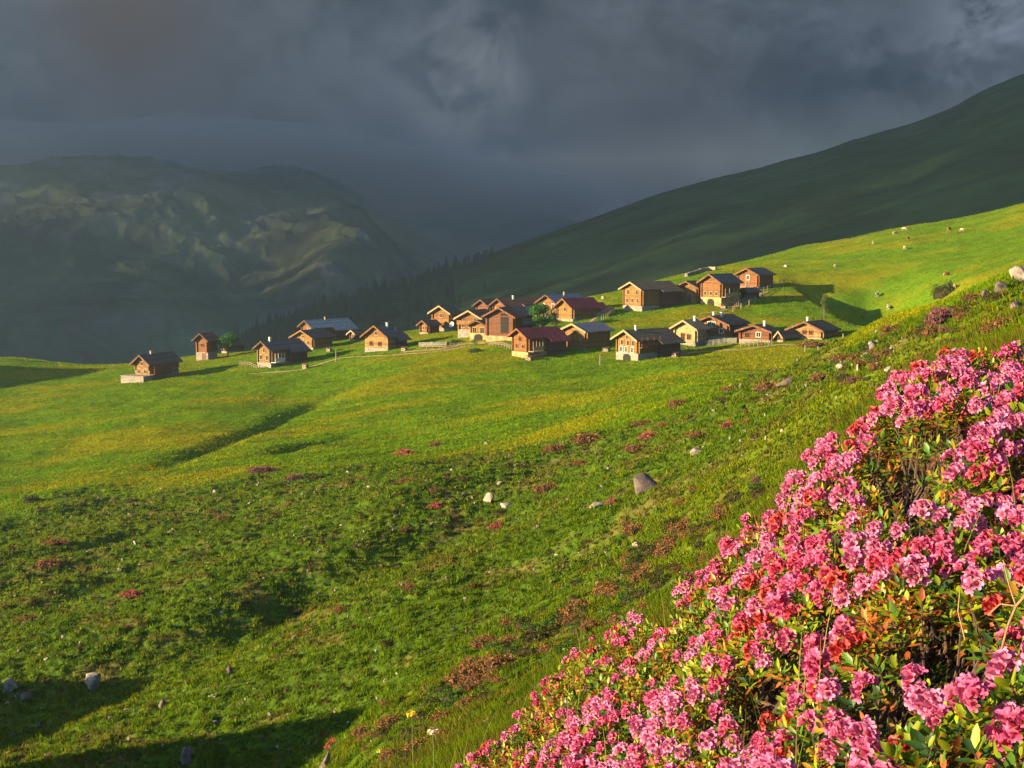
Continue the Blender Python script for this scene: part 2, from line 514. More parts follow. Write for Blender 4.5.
def build_terrain():
    th_in = np.linspace(-0.40, 0.40, 1050)
    th = np.concatenate([np.linspace(-1.35, -0.405, 110), th_in, np.linspace(0.405, 1.35, 110)])
    rr = np.concatenate([np.exp(np.linspace(math.log(0.8), math.log(38), 150))[:-1],
                         np.exp(np.linspace(math.log(38), math.log(560), 820)), np.linspace(570, 700, 14)])
    T, Rr = np.meshgrid(th, rr, indexing='ij')
    X = np.sin(T) * Rr; Y = np.cos(T) * Rr
    Z = ground_z(X.ravel(), Y.ravel()).reshape(X.shape)
    edge = sstep(610, 700, Rr); Z = Z - edge * 60
    nt_, nr = X.shape
    x = X.ravel(); y = Y.ravel()
    rm = rough_mask(x, y)[:, None]
    r = np.hypot(x, y)
    # colours of the sward itself
    a = fbm(x / 30, y / 30, 4, 51); b = fbm(x / 7, y / 7, 4, 52); c = fbm(x / 2.2, y / 2.2, 3, 53)
    d = fbm(x / 45 + 0.4 * y / 45, y / 12, 3, 54)
    meadow = np.array([0.066, 0.122, 0.004]) * (1 + 0.25 * b + 0.2 * c)[:, None]
    yel = sstep(-0.10, 0.45, a + 0.8 * d)[:, None]
    meadow = meadow * (1 - yel) + np.array([0.120, 0.130, 0.004]) * (1 + 0.2 * b)[:, None] * yel
    rough = np.array([0.040, 0.070, 0.007]) * (1 + 0.45 * c + 0.3 * b)[:, None]
    br = sstep(0.05, 0.5, b + 0.6 * c)[:, None]
    rough = rough * (1 - 0.75 * br) + np.array([0.085, 0.070, 0.020]) * 0.75 * br
    ye = sstep(0.15, 0.6, a - 0.4 * b)[:, None]
    rough = rough * (1 - 0.6 * ye) + np.array([0.085, 0.115, 0.010]) * 0.6 * ye
    col = meadow * (1 - rm) + rough * rm
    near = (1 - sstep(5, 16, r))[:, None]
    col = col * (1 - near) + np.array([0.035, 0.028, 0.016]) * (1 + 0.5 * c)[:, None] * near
    col = np.clip(col, 0.004, 0.3)
    idx = np.arange(nt_ * nr).reshape(nt_, nr)
    f = np.stack([idx[:-1, :-1], idx[:-1, 1:], idx[1:, 1:], idx[1:, :-1]], -1).reshape(-1, 4)[:, ::-1]
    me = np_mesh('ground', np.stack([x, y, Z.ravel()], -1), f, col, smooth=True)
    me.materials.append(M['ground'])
    o = link(bpy.data.objects.new('ground', me)); tag(o, kind='structure')
    return o


GROUND = build_terrain()


def gz(x, y):
    return float(ground_z(np.array([x], float), np.array([y], float))[0])


def at(px, py, rmin=30):
    (x, y), r = march(px, py, rmin, fn=ground_z)
    return x, y, gz(x, y), r


# ------------------------------------------------------------------ hills and mountains
def interp_profile(pts):
    a = np.array(pts, float)
    return lambda px: np.interp(px, a[:, 0], a[:, 1])


def py_to_slope(px, py):
    out = []
    for a, b in zip(np.ravel(px), np.ravel(py)):
        d = ray(a, b); out.append((math.atan2(d[0], d[1]), d[2] / math.hypot(d[0], d[1])))
    return np.array(out)


def build_range(name, prof, rc, r0, r1, zbase, seed, relief, nth, nr, thr, colour, front=1.6, back=600.0, fscale=1.0, extra=None):
    """a mountain side: crest profile (picture x, y) at distance rc(theta), foot at r0, far side falling to r1"""
    px = np.array([p[0] for p in prof], float); py = np.array([p[1] for p in prof], float)
    ts = py_to_slope(px, py)
    th = np.linspace(thr[0], thr[1], nth)
    q = np.interp(th, ts[:, 0], ts[:, 1])
    k = max(1, nth // 120); ker = np.ones(k) / k
    q = np.convolve(np.pad(q, (k // 2, k - 1 - k // 2), 'edge'), ker, 'valid')
    s = np.concatenate([np.linspace(0, 1, nr), np.linspace(1, 1.6, nr // 4)[1:]])
    T, S = np.meshgrid(th, s, indexing='ij')
    RC = rc(T); Q = q[:, None] + 0 * S
    R0 = r0(T) if callable(r0) else r0
    RR = np.where(S <= 1, R0 + (RC - R0) * S, RC + (S - 1) / 0.6 * back)
    crest = Q * RC
    zb = zbase(T) if callable(zbase) else zbase
    t = np.clip(S, 0, 1)
    Z = np.where(S <= 1, zb + (crest - zb) * (1 - (1 - t) ** front), crest - (S - 1) / 0.6 * back * 0.45)
    X = np.sin(T) * RR; Y = np.cos(T) * RR
    w = np.sin(np.pi * np.clip(S / 1.0, 0, 1)) ** 0.7 * (S < 1) + 0.15
    rel = ridged(X / fscale, Y / fscale, 7, seed) - 0.9
    Z = Z + relief * rel * w
    if extra is not None: Z = Z + extra(T, S)
    idx = np.arange(T.size).reshape(T.shape)
    f = np.stack([idx[:-1, :-1], idx[:-1, 1:], idx[1:, 1:], idx[1:, :-1]], -1).reshape(-1, 4)[:, ::-1]
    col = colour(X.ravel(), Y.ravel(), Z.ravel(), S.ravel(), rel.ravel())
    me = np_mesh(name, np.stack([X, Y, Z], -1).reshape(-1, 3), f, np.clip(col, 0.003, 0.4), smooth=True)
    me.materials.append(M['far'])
    o = link(bpy.data.objects.new(name, me)); tag(o, kind='structure')
    return dict(th=th, q=q, T=T, S=S, X=X, Y=Y, Z=Z, o=o)


def hill_col(x, y, z, s, rel):
    n = fbm(x / 70, y / 70, 6, 71)[:, None]
    c = np.array([0.036, 0.060, 0.018]) * (1 + 0.6 * n)
    dry = sstep(0.0, 0.5, fbm(x / 260, y / 160, 4, 72))[:, None]
    c = c * (1 - 0.3 * dry) + np.array([0.065, 0.066, 0.026]) * 0.3 * dry
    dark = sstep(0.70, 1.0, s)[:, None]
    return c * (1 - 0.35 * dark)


HILL_PROF = [(100, 420), (180, 372), (240, 342), (300, 318), (400, 290), (500, 251), (560, 229), (600, 216), (660, 194), (700, 183), (760, 169), (810, 155), (860, 140), (910, 126), (955, 108), (985, 92), (1024, 77), (1200, 45), (1500, 20)]
HILL = build_range('hill', HILL_PROF, lambda t: 1150 + 900 * np.clip((t + 0.2) / 0.6, 0, 1.4), lambda t: 640 + 0 * t,
                   2600, lambda t: np.interp(t, [-0.4, -0.2, 0.0, 0.2, 0.4], [-150, -125, -75, -30, 0]), 101, 6.0, 900, 330, (-0.34, 0.75), hill_col, 1.25, 700, 160.0)


def mtn_col(x, y, z, s, rel):
    n = fbm(x / 240, y / 240, 7, 81)[:, None]
    g = np.array([0.050, 0.062, 0.030]) * (1 + 1.0 * n)
    rk = sstep(0.45, 1.0, rel * 0.8 + fbm(x / 110, y / 110, 6, 82))[:, None]
    c = g * (1 - 0.6 * rk) + np.array([0.12, 0.11, 0.095]) * 0.6 * rk
    past = sstep(0.0, 0.45, fbm(x / 420, y / 420, 6, 84))[:, None]
    return c * (1 - 0.6 * past) + np.array([0.10, 0.115, 0.035]) * 0.6 * past


MTN_PROF = [(-900, 120), (-400, 150), (-150, 156), (0, 150), (60, 144), (120, 145), (200, 149), (260, 153), (310, 164), (345, 181), (370, 193), (420, 218), (500, 262), (600, 300), (760, 330)]
MTN = build_range('mountain', MTN_PROF, lambda t: 4300 + 0 * t, lambda t: 1500 + 0 * t, 6000, lambda t: -420 + 0 * t, 111, 62.0, 1000, 460, (-0.7, 0.25), mtn_col, 1.5, 800, 700.0,
    extra=lambda T, S: 95 * np.exp(-((T - math.atan((350 - 512) / F)) / 0.040) ** 2) * np.sin(np.pi * np.clip((S - 0.1) / 0.72, 0, 1)) - 70 * sstep(0.5, 1.0, S))
FAR_PROF = [(-900, 190), (200, 195), (330, 196), (400, 199), (450, 197), (510, 209), (560, 222), (640, 230), (720, 230), (900, 220), (1500, 200)]
RIDGE = build_range('mountain_ridge', FAR_PROF, lambda t: 5600 + 0 * t, lambda t: 4200 + 0 * t, 8000, lambda t: -420 + 0 * t, 121, 60.0, 500, 160, (-0.7, 0.7), mtn_col, 1.5, 500, 700.0)
vb = MB().poly([(-9000, -9000, -460), (9000, -9000, -460), (9000, 9000, -460), (-9000, 9000, -460)])
vf = vb.build('valley_ground', mat_plain('valley_grass', (0.05, 0.07, 0.025), 1.0, 0.3, 0.01)); tag(vf, kind='structure')

# ------------------------------------------------------------------ the village
def house(name, cat, label, px, yb, he, ha, a, wall, roof, hb=1.0, base='stone', wins=(), side_wins=0, ell=None, chim=None,
          lower=None, split=None, barge='darklog', group='houses of the mountain village', balcony=None, door=None, arch=False,
          gallery=None, ov=0.75, side=None, lift=0.0, rmin=150, gable_door=None, zoff=0.0):
    """px = (left of front, near corner, right end of side) in the picture; yb foot of the near corner; he, ha wall height and gable rise in picture units; a = turn of the front"""
    x0, x1, x2 = px
    cx, cy_, cz, r = at(x1, yb, rmin)
    s = F / r
    th = math.atan2(cx, cy_)
    A = R(a)
    W = (x1 - x0) / (s * math.cos(A)); L = max(4.0, (x2 - x1) / (s * math.sin(A)))
    HE = he / s + lift; RI = max(ha / s, 0.8) * 0.88
    rz = -(A + th)
    c, sn = math.cos(rz), math.sin(rz)
    ox = cx - (c * W / 2 - sn * -L / 2); oy = cy_ - (sn * W / 2 + c * -L / 2)
    e = empty(name, (ox, oy, cz + zoff), rz); tag(e, label, cat, group)
    w2, l2 = W / 2, L / 2; p = RI / w2
    side = side or wall
    MB().box(-w2 - 0.06, w2 + 0.06, -l2 - 0.06, l2 + 0.06, -3.0, hb).build('stone_base', M[base], e)
    zsp = split * HE if split else hb
    if lower:
        MB().box(-w2, w2, -l2, l2, hb, zsp).build('lower_wall', M[lower], e)
    m = MB()
    j = 0.07
    m.prism_y([(-w2 - (j if split else 0), zsp), (w2 + (j if split else 0), zsp), (w2 + (j if split else 0), HE), (0, HE + RI), (-w2 - (j if split else 0), HE)], -l2 - (j if split else 0), l2)
    for sx in (-1, 1):                       # projecting log ends at the corners
        for sy in (-1, 1):
            xx = sx * (w2 - 0.25)
            m.box(xx - 0.11, xx + 0.11, sy * l2 - 0.28, sy * l2 + 0.28, zsp + 0.01, HE - 0.02)
            yy = sy * (l2 - 0.25)
            m.box(sx * w2 - 0.28, sx * w2 + 0.28, yy - 0.11, yy + 0.11, zsp + 0.015, HE - 0.12)
    m.box(-w2 - 0.1, w2 + 0.1, -l2 - 0.10, -l2 + 0.1, HE - 0.11, HE + 0.09)      # tie beam across the gable
    m.build('log_wall', M[wall], e)
    t = 0.24; g = 0.04
    zl = HE - ov * p + g
    rf = MB().prism_y([(0, HE + RI + g), (w2 + ov, zl), (w2 + ov, zl + t), (0, HE + RI + t + g), (-w2 - ov, zl + t), (-w2 - ov, zl)], -l2 - ov * 1.3, l2 + ov)
    if ell:
        f0, ew = ell
        y0 = -l2 + f0 * L
        xa, xb = w2 + ov + 0.005, w2 + ov + ew
        rf.prism_y([(xa, HE - (xa - w2) * p + g), (xb, HE - (xb - w2) * p + g), (xb, HE - (xb - w2) * p + g + t), (xa, HE - (xa - w2) * p + g + t)], y0 - 0.5, l2 + ov)
        MB().prism_y([(w2 + 0.01, -3), (w2 + ew, -3), (w2 + ew, HE - ew * p), (w2 + 0.01, HE - 0.02)], y0, l2 - 0.05).build('lean_to_wall', M['darklog'], e)
    ro = rf.build('roof', M[roof], e)
    for sx in (-1, 1):                       # verge boards under the gable edge
        b = MB(); yf = -l2 - ov * 1.3 - 0.06
        xo = sx * (w2 + ov); pts = [(0, HE + RI + g - 0.12), (xo, zl - 0.12), (xo, zl + t + 0.05), (0, HE + RI + t + g + 0.05)]
        if sx < 0: pts = pts[::-1]
        b.prism_y(pts, yf, yf + 0.055)
        b.build('verge_board', M[barge], e)
    if chim:
        for fx, fy, hh, mt in ([chim] if not isinstance(chim, list) else chim):
            x = fx * w2; y = -l2 + fy * L; zt = HE + RI * (1 - abs(fx))
            MB().box(x - .21, x + .21, y - .21, y + .21, zt - 0.3, zt + t + hh * .6).box(x - .28, x + .28, y - .28, y + .28, zt + t + hh * .6 + .004, zt + t + hh * .6 + 0.10).build('chimney', M[mt], ro)
    yf = -l2 - (j if split else 0) - 0.01
    for (fx, fz, ww, wh, fm) in wins:
        x = fx * w2; z = hb + fz * (HE - hb); yw = yf if (not split or z > zsp) else -l2 - 0.01
        fr = MB()
        for q in ((x - ww / 2 - .13, x - ww / 2, z - wh / 2 - .13, z + wh / 2 + .13), (x + ww / 2, x + ww / 2 + .13, z - wh / 2 - .13, z + wh / 2 + .13),
                  (x - ww / 2, x + ww / 2, z - wh / 2 - .13, z - wh / 2), (x - ww / 2, x + ww / 2, z + wh / 2, z + wh / 2 + .13)):
            fr.box(q[0], q[1], yw - 0.09, yw, q[2], q[3])
        fr.box(x - 0.03, x + 0.03, yw - 0.06, yw, z - wh / 2, z + wh / 2)
        fo = fr.build('window', M[fm], e)
        MB().box(x - ww / 2, x + ww / 2, yw - 0.035, yw + 0.008, z - wh / 2, z + wh / 2).build('pane', M['glass'], fo)
    for k in range(side_wins):
        y = -l2 + L * (k + 0.7) / (side_wins + 0.6); z = hb + 0.5 * (HE - hb); xs = w2 + (j if split else 0) + 0.01
        fr = MB()
        for q in ((y - .58, y - .45, z - .6, z + .6), (y + .45, y + .58, z - .6, z + .6), (y - .45, y + .45, z - .6, z - .47), (y - .45, y + .45, z + .47, z + .6)):
            fr.box(xs, xs + 0.08, q[0], q[1], q[2], q[3])
        fo = fr.build('window', M['pale_wood'], e)
        MB().box(xs - 0.008, xs + 0.03, y - .45, y + .45, z - .47, z + .47).build('pane', M['glass'], fo)
    if door:
        fx, z0, dw, dh = door
        x = fx * w2; yw = yf if z0 > zsp or not split else -l2 - 0.07
        if z0 <= hb: yw = min(yw, -l2 - 0.075)
        do = MB().box(x - dw / 2, x + dw / 2, yw - 0.05, yw + 0.01, z0, z0 + dh).build('door', M['door'], e)
        MB().box(x - dw / 2 - .12, x - dw / 2, yw - .08, yw + .012, z0, z0 + dh).box(x + dw / 2, x + dw / 2 + .12, yw - .08, yw + .012, z0, z0 + dh).box(x - dw / 2 - .12, x + dw / 2 + .12, yw - .08, yw + .012, z0 + dh, z0 + dh + .14).build('frame', M['pale_wood'], do)
    if arch:
        yw = -l2 - 0.075; pts = [(-1.1, -0.5), (1.1, -0.5), (1.1, hb * 0.35)] + [(1.1 * math.cos(q), hb * 0.35 + min(1.1, hb * 0.5) * math.sin(q)) for q in np.linspace(0.2, math.pi - 0.2, 7)] + [(-1.1, hb * 0.35)]
        MB().prism_y(pts, yw - 0.03, yw + 0.01).build('cellar_arch', M['opening'], e)  # flat dark panel painted as the shaded arch, no recess behind
    if balcony:                              # on the sunlit front
        z, d = balcony; y = -l2 - (j if split else 0)
        b = MB().box(-w2, w2, y - d, y - 0.005, z - 0.12, z)
        b.box(-w2, w2, y - d, y - d + .06, z + .01, z + .9)
        for sx in (-1, 1): b.box(sx * w2 - .05, sx * w2 + .05, y - d + .065, y - .005, z + .75, z + .88)
        b.build('balcony', M['log2'], e)
    if gallery:                              # along the shaded side
        z, d, f0, f1, mt = gallery; xs = w2 + (j if split else 0) + 0.29; ya = -l2 + f0 * L; yb_ = -l2 + f1 * L
        b = MB().box(w2 + .005, xs + d, ya, yb_, z - 0.14, z).box(xs + d - .06, xs + d, ya, yb_, z + .12, z + .95)
        for q in np.linspace(ya + .1, yb_ - .1, 4): b.box(xs + d - .14, xs + d - .065, q - .07, q + .07, z + .005, z + 2.0)
        b.build('gallery', M[mt], e)
    e['dims'] = f'{W:.1f} {L:.1f} {HE:.1f} r{r:.0f}'
    return e, W, L, HE


W2 = lambda z=0.5, w=0.75, h=1.0, fm='pale_wood': [(-0.45, z, w, h, fm), (0.45, z, w, h, fm)]
W3 = lambda z=0.5, w=0.65, h=0.9, fm='pale_wood': [(-0.55, z, w, h, fm), (0, z, w, h, fm), (0.55, z, w, h, fm)]
HS = []
def H(*a, **k):
    o = house(*a, **k); HS.append(o); return o


# the loose row at the left end
h1, W1_, L1_, HE1 = H('chalet', 'house', 'lowest and leftmost chalet, standing on a pale stone terrace', (136, 150, 178), 380, 16, 8, 40, 'log2', 'shingle', hb=1.1,
    lower='palelog', split=0.55, wins=W2(0.3) + [(0, 0.95, .7, .8, 'pale_wood')], chim=(0.1, 0.28, 1.3, 'stone'), gallery=(1.3, 1.0, 0.0, 0.6, 'log1'), barge='brown')
MB().box(-W1_ / 2 - 1.2, W1_ / 2 + 1.0, -L1_ / 2 - 3.4, -L1_ / 2 - 0.08, -3.5, 0.9).box(-W1_ / 2 - 1.3, W1_ / 2 + 1.1, -L1_ / 2 - 3.5, -L1_ / 2 - 0.07, 0.905, 1.1).build('terrace', M['stone'], h1)
H('hay_barn', 'barn', 'narrow tall log barn on white stone base beside the lone round tree', (197, 208, 216), 360, 20, 6, 35, 'log1', 'brown', hb=1.9, wins=[(0, 0.55, .6, .7, 'log2')], door=(0.3, 0.0, 0.9, 1.7))
H('hay_barn', 'barn', 'dark low shed half hidden behind the lone round tree', (222, 227, 243), 353, 9, 4, 55, 'darklog', 'shingle', hb=0.4)
H('chalet', 'house', 'chalet with small white side porch, second sunlit front from the left meadow', (258, 271, 304), 368, 19, 7, 48, 'log2', 'slate', hb=1.1, wins=W2(0.35) + [(0, 0.85, .7, .8, 'pale_wood')], chim=(0.15, 0.15, 1.6, 'white'),
  ell=(0.52, 1.3), gallery=(1.3, 1.2, 0.0, 0.3, 'white'), side_wins=2)
H('chalet', 'house', 'orange chalet with grey roof in front of the silver roofed chalet', (294, 313, 332), 350, 12, 7, 42, 'log2', 'shingle', hb=0.6, wins=W3(0.45) + [(0, 1.05, .7, .7, 'pale_wood')], barge='log2', rmin=200)
H('chalet', 'house', 'long chalet with silver grey shingle roof above the orange chalet', (302, 313, 352), 343, 16, 6, 55, 'log1', 'silver', hb=0.8, side='darklog', wins=[(0.35, 0.85, .8, .9, 'white')], ell=(0.5, 1.6), chim=(0.1, 0.45, 1.2, 'stone'), rmin=200)
H('chalet', 'house', 'chalet with pale yellow ground floor and wooden gable beside the meadow track', (365, 388, 404), 351, 14, 11, 38, 'log0', 'slate', hb=0.5, lower='palelog', split=0.95, wins=[(-0.45, 0.35, .8, .9, 'log1'), (0.3, 0.35, .8, .9, 'log1'), (0, 1.25, .8, .8, 'pale_wood')],
  chim=[(0.25, 0.5, 1.6, 'white'), (0.6, 0.75, 1.0, 'stone')], ell=(0.5, 1.0), barge='log1')
H('chalet', 'house', 'chalet with long dark roof and white plinth, highest of the left row', (395, 408, 436), 329, 16, 7, 50, 'log1', 'shingle', hb=1.2, base='plaster', wins=W2(0.55), side_wins=3, chim=(0.2, 0.3, 1.2, 'stone'), gallery=(1.4, 0.9, 0.1, 0.9, 'log3'), rmin=220)
H('chalet', 'house', 'chalet with pale cream verge boards facing the valley at the track bend', (432, 450, 460), 331, 18, 7, 34, 'log0', 'shingle', hb=0.8, wins=W3(0.28) + [(0, 0.8, .8, .8, 'pale_wood')], barge='pale_wood', balcony=(2.0, 0.5), rmin=200)
H('chalet', 'house', 'chalet showing only its silver grey roof and white chimney behind the cream verged chalet', (440, 449, 478), 323, 14, 6, 58, 'log1', 'silver', hb=0.8, chim=(0.15, 0.3, 1.5, 'white'), rmin=220, side_wins=2)
H('chalet', 'house', 'broad orange chalet with low gable and brown roof right of the satellite dish', (458, 482, 496), 336, 17, 8, 30, 'log0', 'brown', hb=1.3, base='stone', wins=W3(0.35) + W2(0.8), balcony=(2.5, 0.7), barge='pale_wood', rmin=200)
H('chalet', 'house', 'small yellow fronted chalet below the broad orange chalet', (470, 487, 497), 340, 14, 5, 32, 'log2', 'brown', hb=1.4, base='plaster', wins=W2(0.35, 1.0, 1.2), arch=True, rmin=200)
hb_, Wb_, Lb_, HEb = H('hay_barn', 'barn', 'big red brown barn with tall dark open doorway in its gable', (486, 514, 522), 341, 24, 9, 26, 'log3', 'brown', hb=0.9, base='plaster', barge='brown', rmin=200)
MB().box(Wb_ * 0.02, Wb_ * 0.30, -Lb_ / 2 - 0.05, -Lb_ / 2 + 0.01, 1.6, HEb + 0.7).build('doorway', M['opening'], hb_)  # flat dark panel painted as the shade of the open doorway
H('chalet', 'house', 'reddish gabled chalet farthest back in the village above the blue grey roof', (476, 489, 503), 321, 15, 6, 40, 'log3', 'brown', hb=0.8, wins=W2(0.5), rmin=240)
H('chalet', 'house', 'orange gabled chalet with bright window and long dark roof at the village back', (493, 507, 541), 322, 16, 7, 52, 'log1', 'brown', hb=0.8, wins=W2(0.6, 0.9, 1.0, 'white'), chim=(0.2, 0.35, 1.4, 'white'), side_wins=2, rmin=240)
H('hay_barn', 'barn', 'dark barn with blue grey roof left of the village tree', (503, 511, 532), 328, 14, 6, 55, 'darklog', 'slate', hb=0.5, rmin=220)
H('chalet', 'house', 'chalet with white framed gable window and steel grey roof behind the village tree', (539, 557, 586), 319, 16, 8, 46, 'log0', 'lilac', hb=0.8, wins=[(-0.5, 0.75, .9, .9, 'white'), (0.55, 0.75, .9, .9, 'white')], chim=(0.2, 0.5, 1.3, 'stone'), rmin=240, ell=(0.5, 1.2))
H('hay_barn', 'barn', 'upper barn with dark red metal roof just right of the village tree', (557, 573, 599), 322, 14, 9, 48, 'log2', 'red', hb=0.6, wins=[(0, 0.8, .8, .8, 'pale_wood')], side='darklog', barge='log0', rmin=220)
H('chalet', 'house', 'lower chalet with dark red metal roof and white stone plinth', (512, 528, 563), 359, 22, 8, 50, 'log0', 'red', hb=1.3, base='plaster', wins=[(-0.4, 0.35, .6, .7, 'log2'), (0.4, 0.35, .6, .7, 'log2'), (0, 0.85, .7, .8, 'log1')], ell=(0.55, 1.4), gallery=(1.6, 1.4, 0.0, 0.3, 'pale_wood'), barge='log1', rmin=180)
H('hay_barn', 'barn', 'barn of wide stacked logs with pale grey metal roof', (563, 586, 610), 350, 18, 7, 42, 'log2', 'lilac', hb=0.25, barge='pale_wood', side='darklog', rmin=180, wins=[(0, 0.9, .5, .5, 'log1')])
H('chalet', 'house', 'nearest lowest chalet with two rows of windows over a stone arcade', (616, 638, 676), 361, 21, 9, 47, 'log2', 'shingle', hb=1.4, wins=[(-0.55, 0.22, .7, 1.0, 'white'), (-0.1, 0.22, .7, 1.0, 'white'), (0.5, 0.22, .7, 1.0, 'white'), (-0.45, 0.72, .7, .9, 'pale_wood'), (0.1, 0.72, .7, .9, 'pale_wood'), (0.55, 0.72, .7, .9, 'pale_wood'), (0, 1.15, .6, .6, 'pale_wood')],
  chim=(0.1, 0.2, 1.5, 'white'), arch=True, ell=(0.5, 1.4), barge='pale_wood', gallery=(2.6, 0.8, 0.0, 0.5, 'log1'), rmin=180)
# the upper row
H('chalet', 'house', 'upper row chalet with pale verge boards and long nearly black side', (623, 642, 677), 312, 22, 7, 47, 'log2', 'shingle', hb=1.3, base='stone', wins=W3(0.3) + W2(0.8), barge='pale_wood', side='darklog', ell=(0.5, 1.1), rmin=230, arch=False)
H('hay_barn', 'barn', 'plain yellow brown barn between two upper row chalets', (677, 697, 704), 303, 15, 6, 25, 'log2', 'brown', hb=0.2, door=(0.25, 0.0, 1.1, 2.0), rmin=230, barge='brown')
H('chalet', 'house', 'upper row chalet on white stone cellar with round arched doorway', (701, 721, 739), 307, 24, 8, 38, 'log0', 'slate', hb=2.2, base='plaster', wins=W3(0.25, .7, .8) , arch=True, gallery=(2.4, 1.0, 0.0, 0.7, 'pale_wood'), barge='brown', rmin=230)
H('chalet', 'house', 'highest chalet of the village standing alone on the upper slope', (738, 758, 772), 289, 14, 6, 34, 'log1', 'slate', hb=0.5, wins=[(0, 0.75, .9, 1.1, 'white')], door=(0, 0.3, 1.0, 1.6), side='darklog', rmin=230, barge='log1')
# the lower right row
H('chalet', 'house', 'cream plastered chalet behind the nearest chalet with the stone arcade', (674, 696, 706), 347, 18, 8, 30, 'plaster', 'pale_wood', hb=1.0, wins=[(-0.2, 0.35, .8, 1.3, 'log1'), (0.35, 0.35, .8, .9, 'log1')], barge='pale_wood', chim=[(0.3, 0.6, 1.8, 'white')], rmin=190)
H('chalet', 'house', 'orange chalet with two bright upper windows behind the grey retaining wall', (695, 728, 746), 340, 15, 8, 28, 'log0', 'shingle', hb=0.6, wins=[(-0.12, 0.95, .7, 1.0, 'white'), (0.14, 0.95, .7, 1.0, 'white'), (-0.6, 0.45, .8, .8, 'pale_wood'), (0.6, 0.45, .8, .9, 'white')], chim=[(-0.05, 0.15, 1.2, 'white'), (0.2, 0.35, 1.4, 'white')], barge='brown', rmin=200)
H('chalet', 'house', 'low red brown chalet with white chimney right of the grey retaining wall', (740, 770, 778), 342, 10, 6, 22, 'log3', 'shingle', hb=0.4, wins=[(-0.5, 0.5, .9, .9, 'log1'), (0.25, 0.6, .9, .9, 'white')], chim=(0.35, 0.5, 1.7, 'white'), barge='brown', rmin=200)
H('chalet', 'house', 'low pale chalet standing alone at the right end of the village', (791, 822, 836), 340, 9, 8, 28, 'palelog', 'shingle', hb=0.3, wins=[(-0.1, 0.75, .7, 1.0, 'log1'), (0.3, 0.75, .7, 1.0, 'log1')], chim=(-0.2, 0.3, 1.6, 'white'), side='darklog', barge='brown', rmin=200)
H('hay_barn', 'barn', 'tiny hut with pale roof on the slope behind the upper row', (598, 604, 610), 293, 4, 3, 40, 'log3', 'pale_wood', hb=0.2, rmin=260, ov=0.5)

# smaller huts packed between the chalets
HUT = [((420, 428, 436), 334, 9, 4, 42, 'log1', 'shingle', 'small brown hut below the long dark roof at the top of the left row'),
       ((452, 459, 466), 326, 9, 4, 40, 'log3', 'brown', 'small reddish hut wedged between the cream verged and the broad orange chalet'),
       ((514, 520, 530), 333, 9, 4, 45, 'log1', 'slate', 'small grey roofed hut right of the big red brown barn'),
       ((463, 471, 480), 318, 10, 4, 46, 'log1', 'slate', 'small hut with slate roof behind the broad orange chalet'),
       ((521, 529, 540), 318, 9, 4, 48, 'log0', 'shingle', 'small dark roofed hut at the back edge of the village cluster'),
       ((586, 593, 601), 316, 8, 4, 45, 'log3', 'red', 'small hut half behind the upper red roofed barn'),
       ((697, 703, 708), 300, 11, 4, 40, 'log3', 'brown', 'narrow reddish hut squeezed in beside the plain yellow brown barn'),
       ((664, 671, 679), 343, 8, 4, 45, 'log1', 'brown', 'small brown shed behind the nearest chalet'),
       ((728, 737, 746), 338, 9, 4, 35, 'log0', 'shingle', 'small orange annexe hut at the right end of the grey retaining wall'),
       ((778, 783, 789), 342, 6, 3, 40, 'darklog', 'shingle', 'dark little shed between the two low chalets on the right'),
       ((741, 748, 756), 300, 8, 3, 40, 'darklog', 'slate', 'dark low shed below the highest chalet'),
       ((350, 356, 362), 341, 7, 3, 45, 'log3', 'shingle', 'little hut at the right end of the silver roofed chalet'),
       ((484, 492, 500), 309, 9, 4, 44, 'log1', 'brown', 'small brown roofed hut among the farthest chalets')]
for p_, yb_, he_, ha_, a_, w_, r_, lab_ in HUT:
    H('hut', 'hut', lab_, p_, yb_, he_, ha_, a_, w_, r_, hb=0.35, wins=[(0.0, 0.6, .6, .7, 'pale_wood')] if w_ != 'darklog' else (), side='darklog', barge=random.choice(['log1', 'brown', 'pale_wood']), rmin=200, ov=0.6, group='small huts between the chalets')


# things around the houses
def rail_fence(label, pts, rmin=200, h=1.1):
    P = []
    for (xa, ya), (xb, yb) in zip(pts[:-1], pts[1:]):
        for t in np.linspace(0, 1, 5)[:-1]: P.append(at(xa + (xb - xa) * t, ya + (yb - ya) * t, rmin)[:3])
    P.append(at(*pts[-1], rmin)[:3]); o0 = Vector(P[0]); e = empty('rail_fence', o0); tag(e, label, 'fence', 'wooden fences in the village')
    P = [Vector(p) - o0 for p in P]
    for p in P: MB().tube(p + Vector((0, 0, -.5)), p + Vector((random.uniform(-.05, .05), 0, h)), 0.08, 0.07, 6).build('fence_post', M['post'], e)
    for hh in (0.5, 0.95):
        m = MB()
        for p, q in zip(P[:-1], P[1:]): m.tube(p + Vector((0, -.09, hh)), q + Vector((0, -.09, hh + random.uniform(-.06, .06))), 0.05, 0.05, 5)
        m.build('rail', M['post'], e)


rail_fence('weathered rail fence along the track in front of the cream verged chalet', [(420, 349), (446, 349), (462, 347)])
rail_fence('weathered rail fence below the big red brown barn', [(490, 346), (502, 347), (512, 351)])
rail_fence('weathered rail fence on the slope right of the upper red roofed barn', [(597, 323), (606, 318), (614, 314)])
rail_fence('weathered rail fence running down from the highest chalet', [(771, 288), (757, 296), (742, 304), (735, 309)])
rail_fence('weathered rail fence in front of the low red brown chalet', [(741, 347), (758, 346), (772, 345)])
rail_fence('weathered rail fence left of the chalet with the white side porch', [(240, 366), (250, 367), (257, 370)])


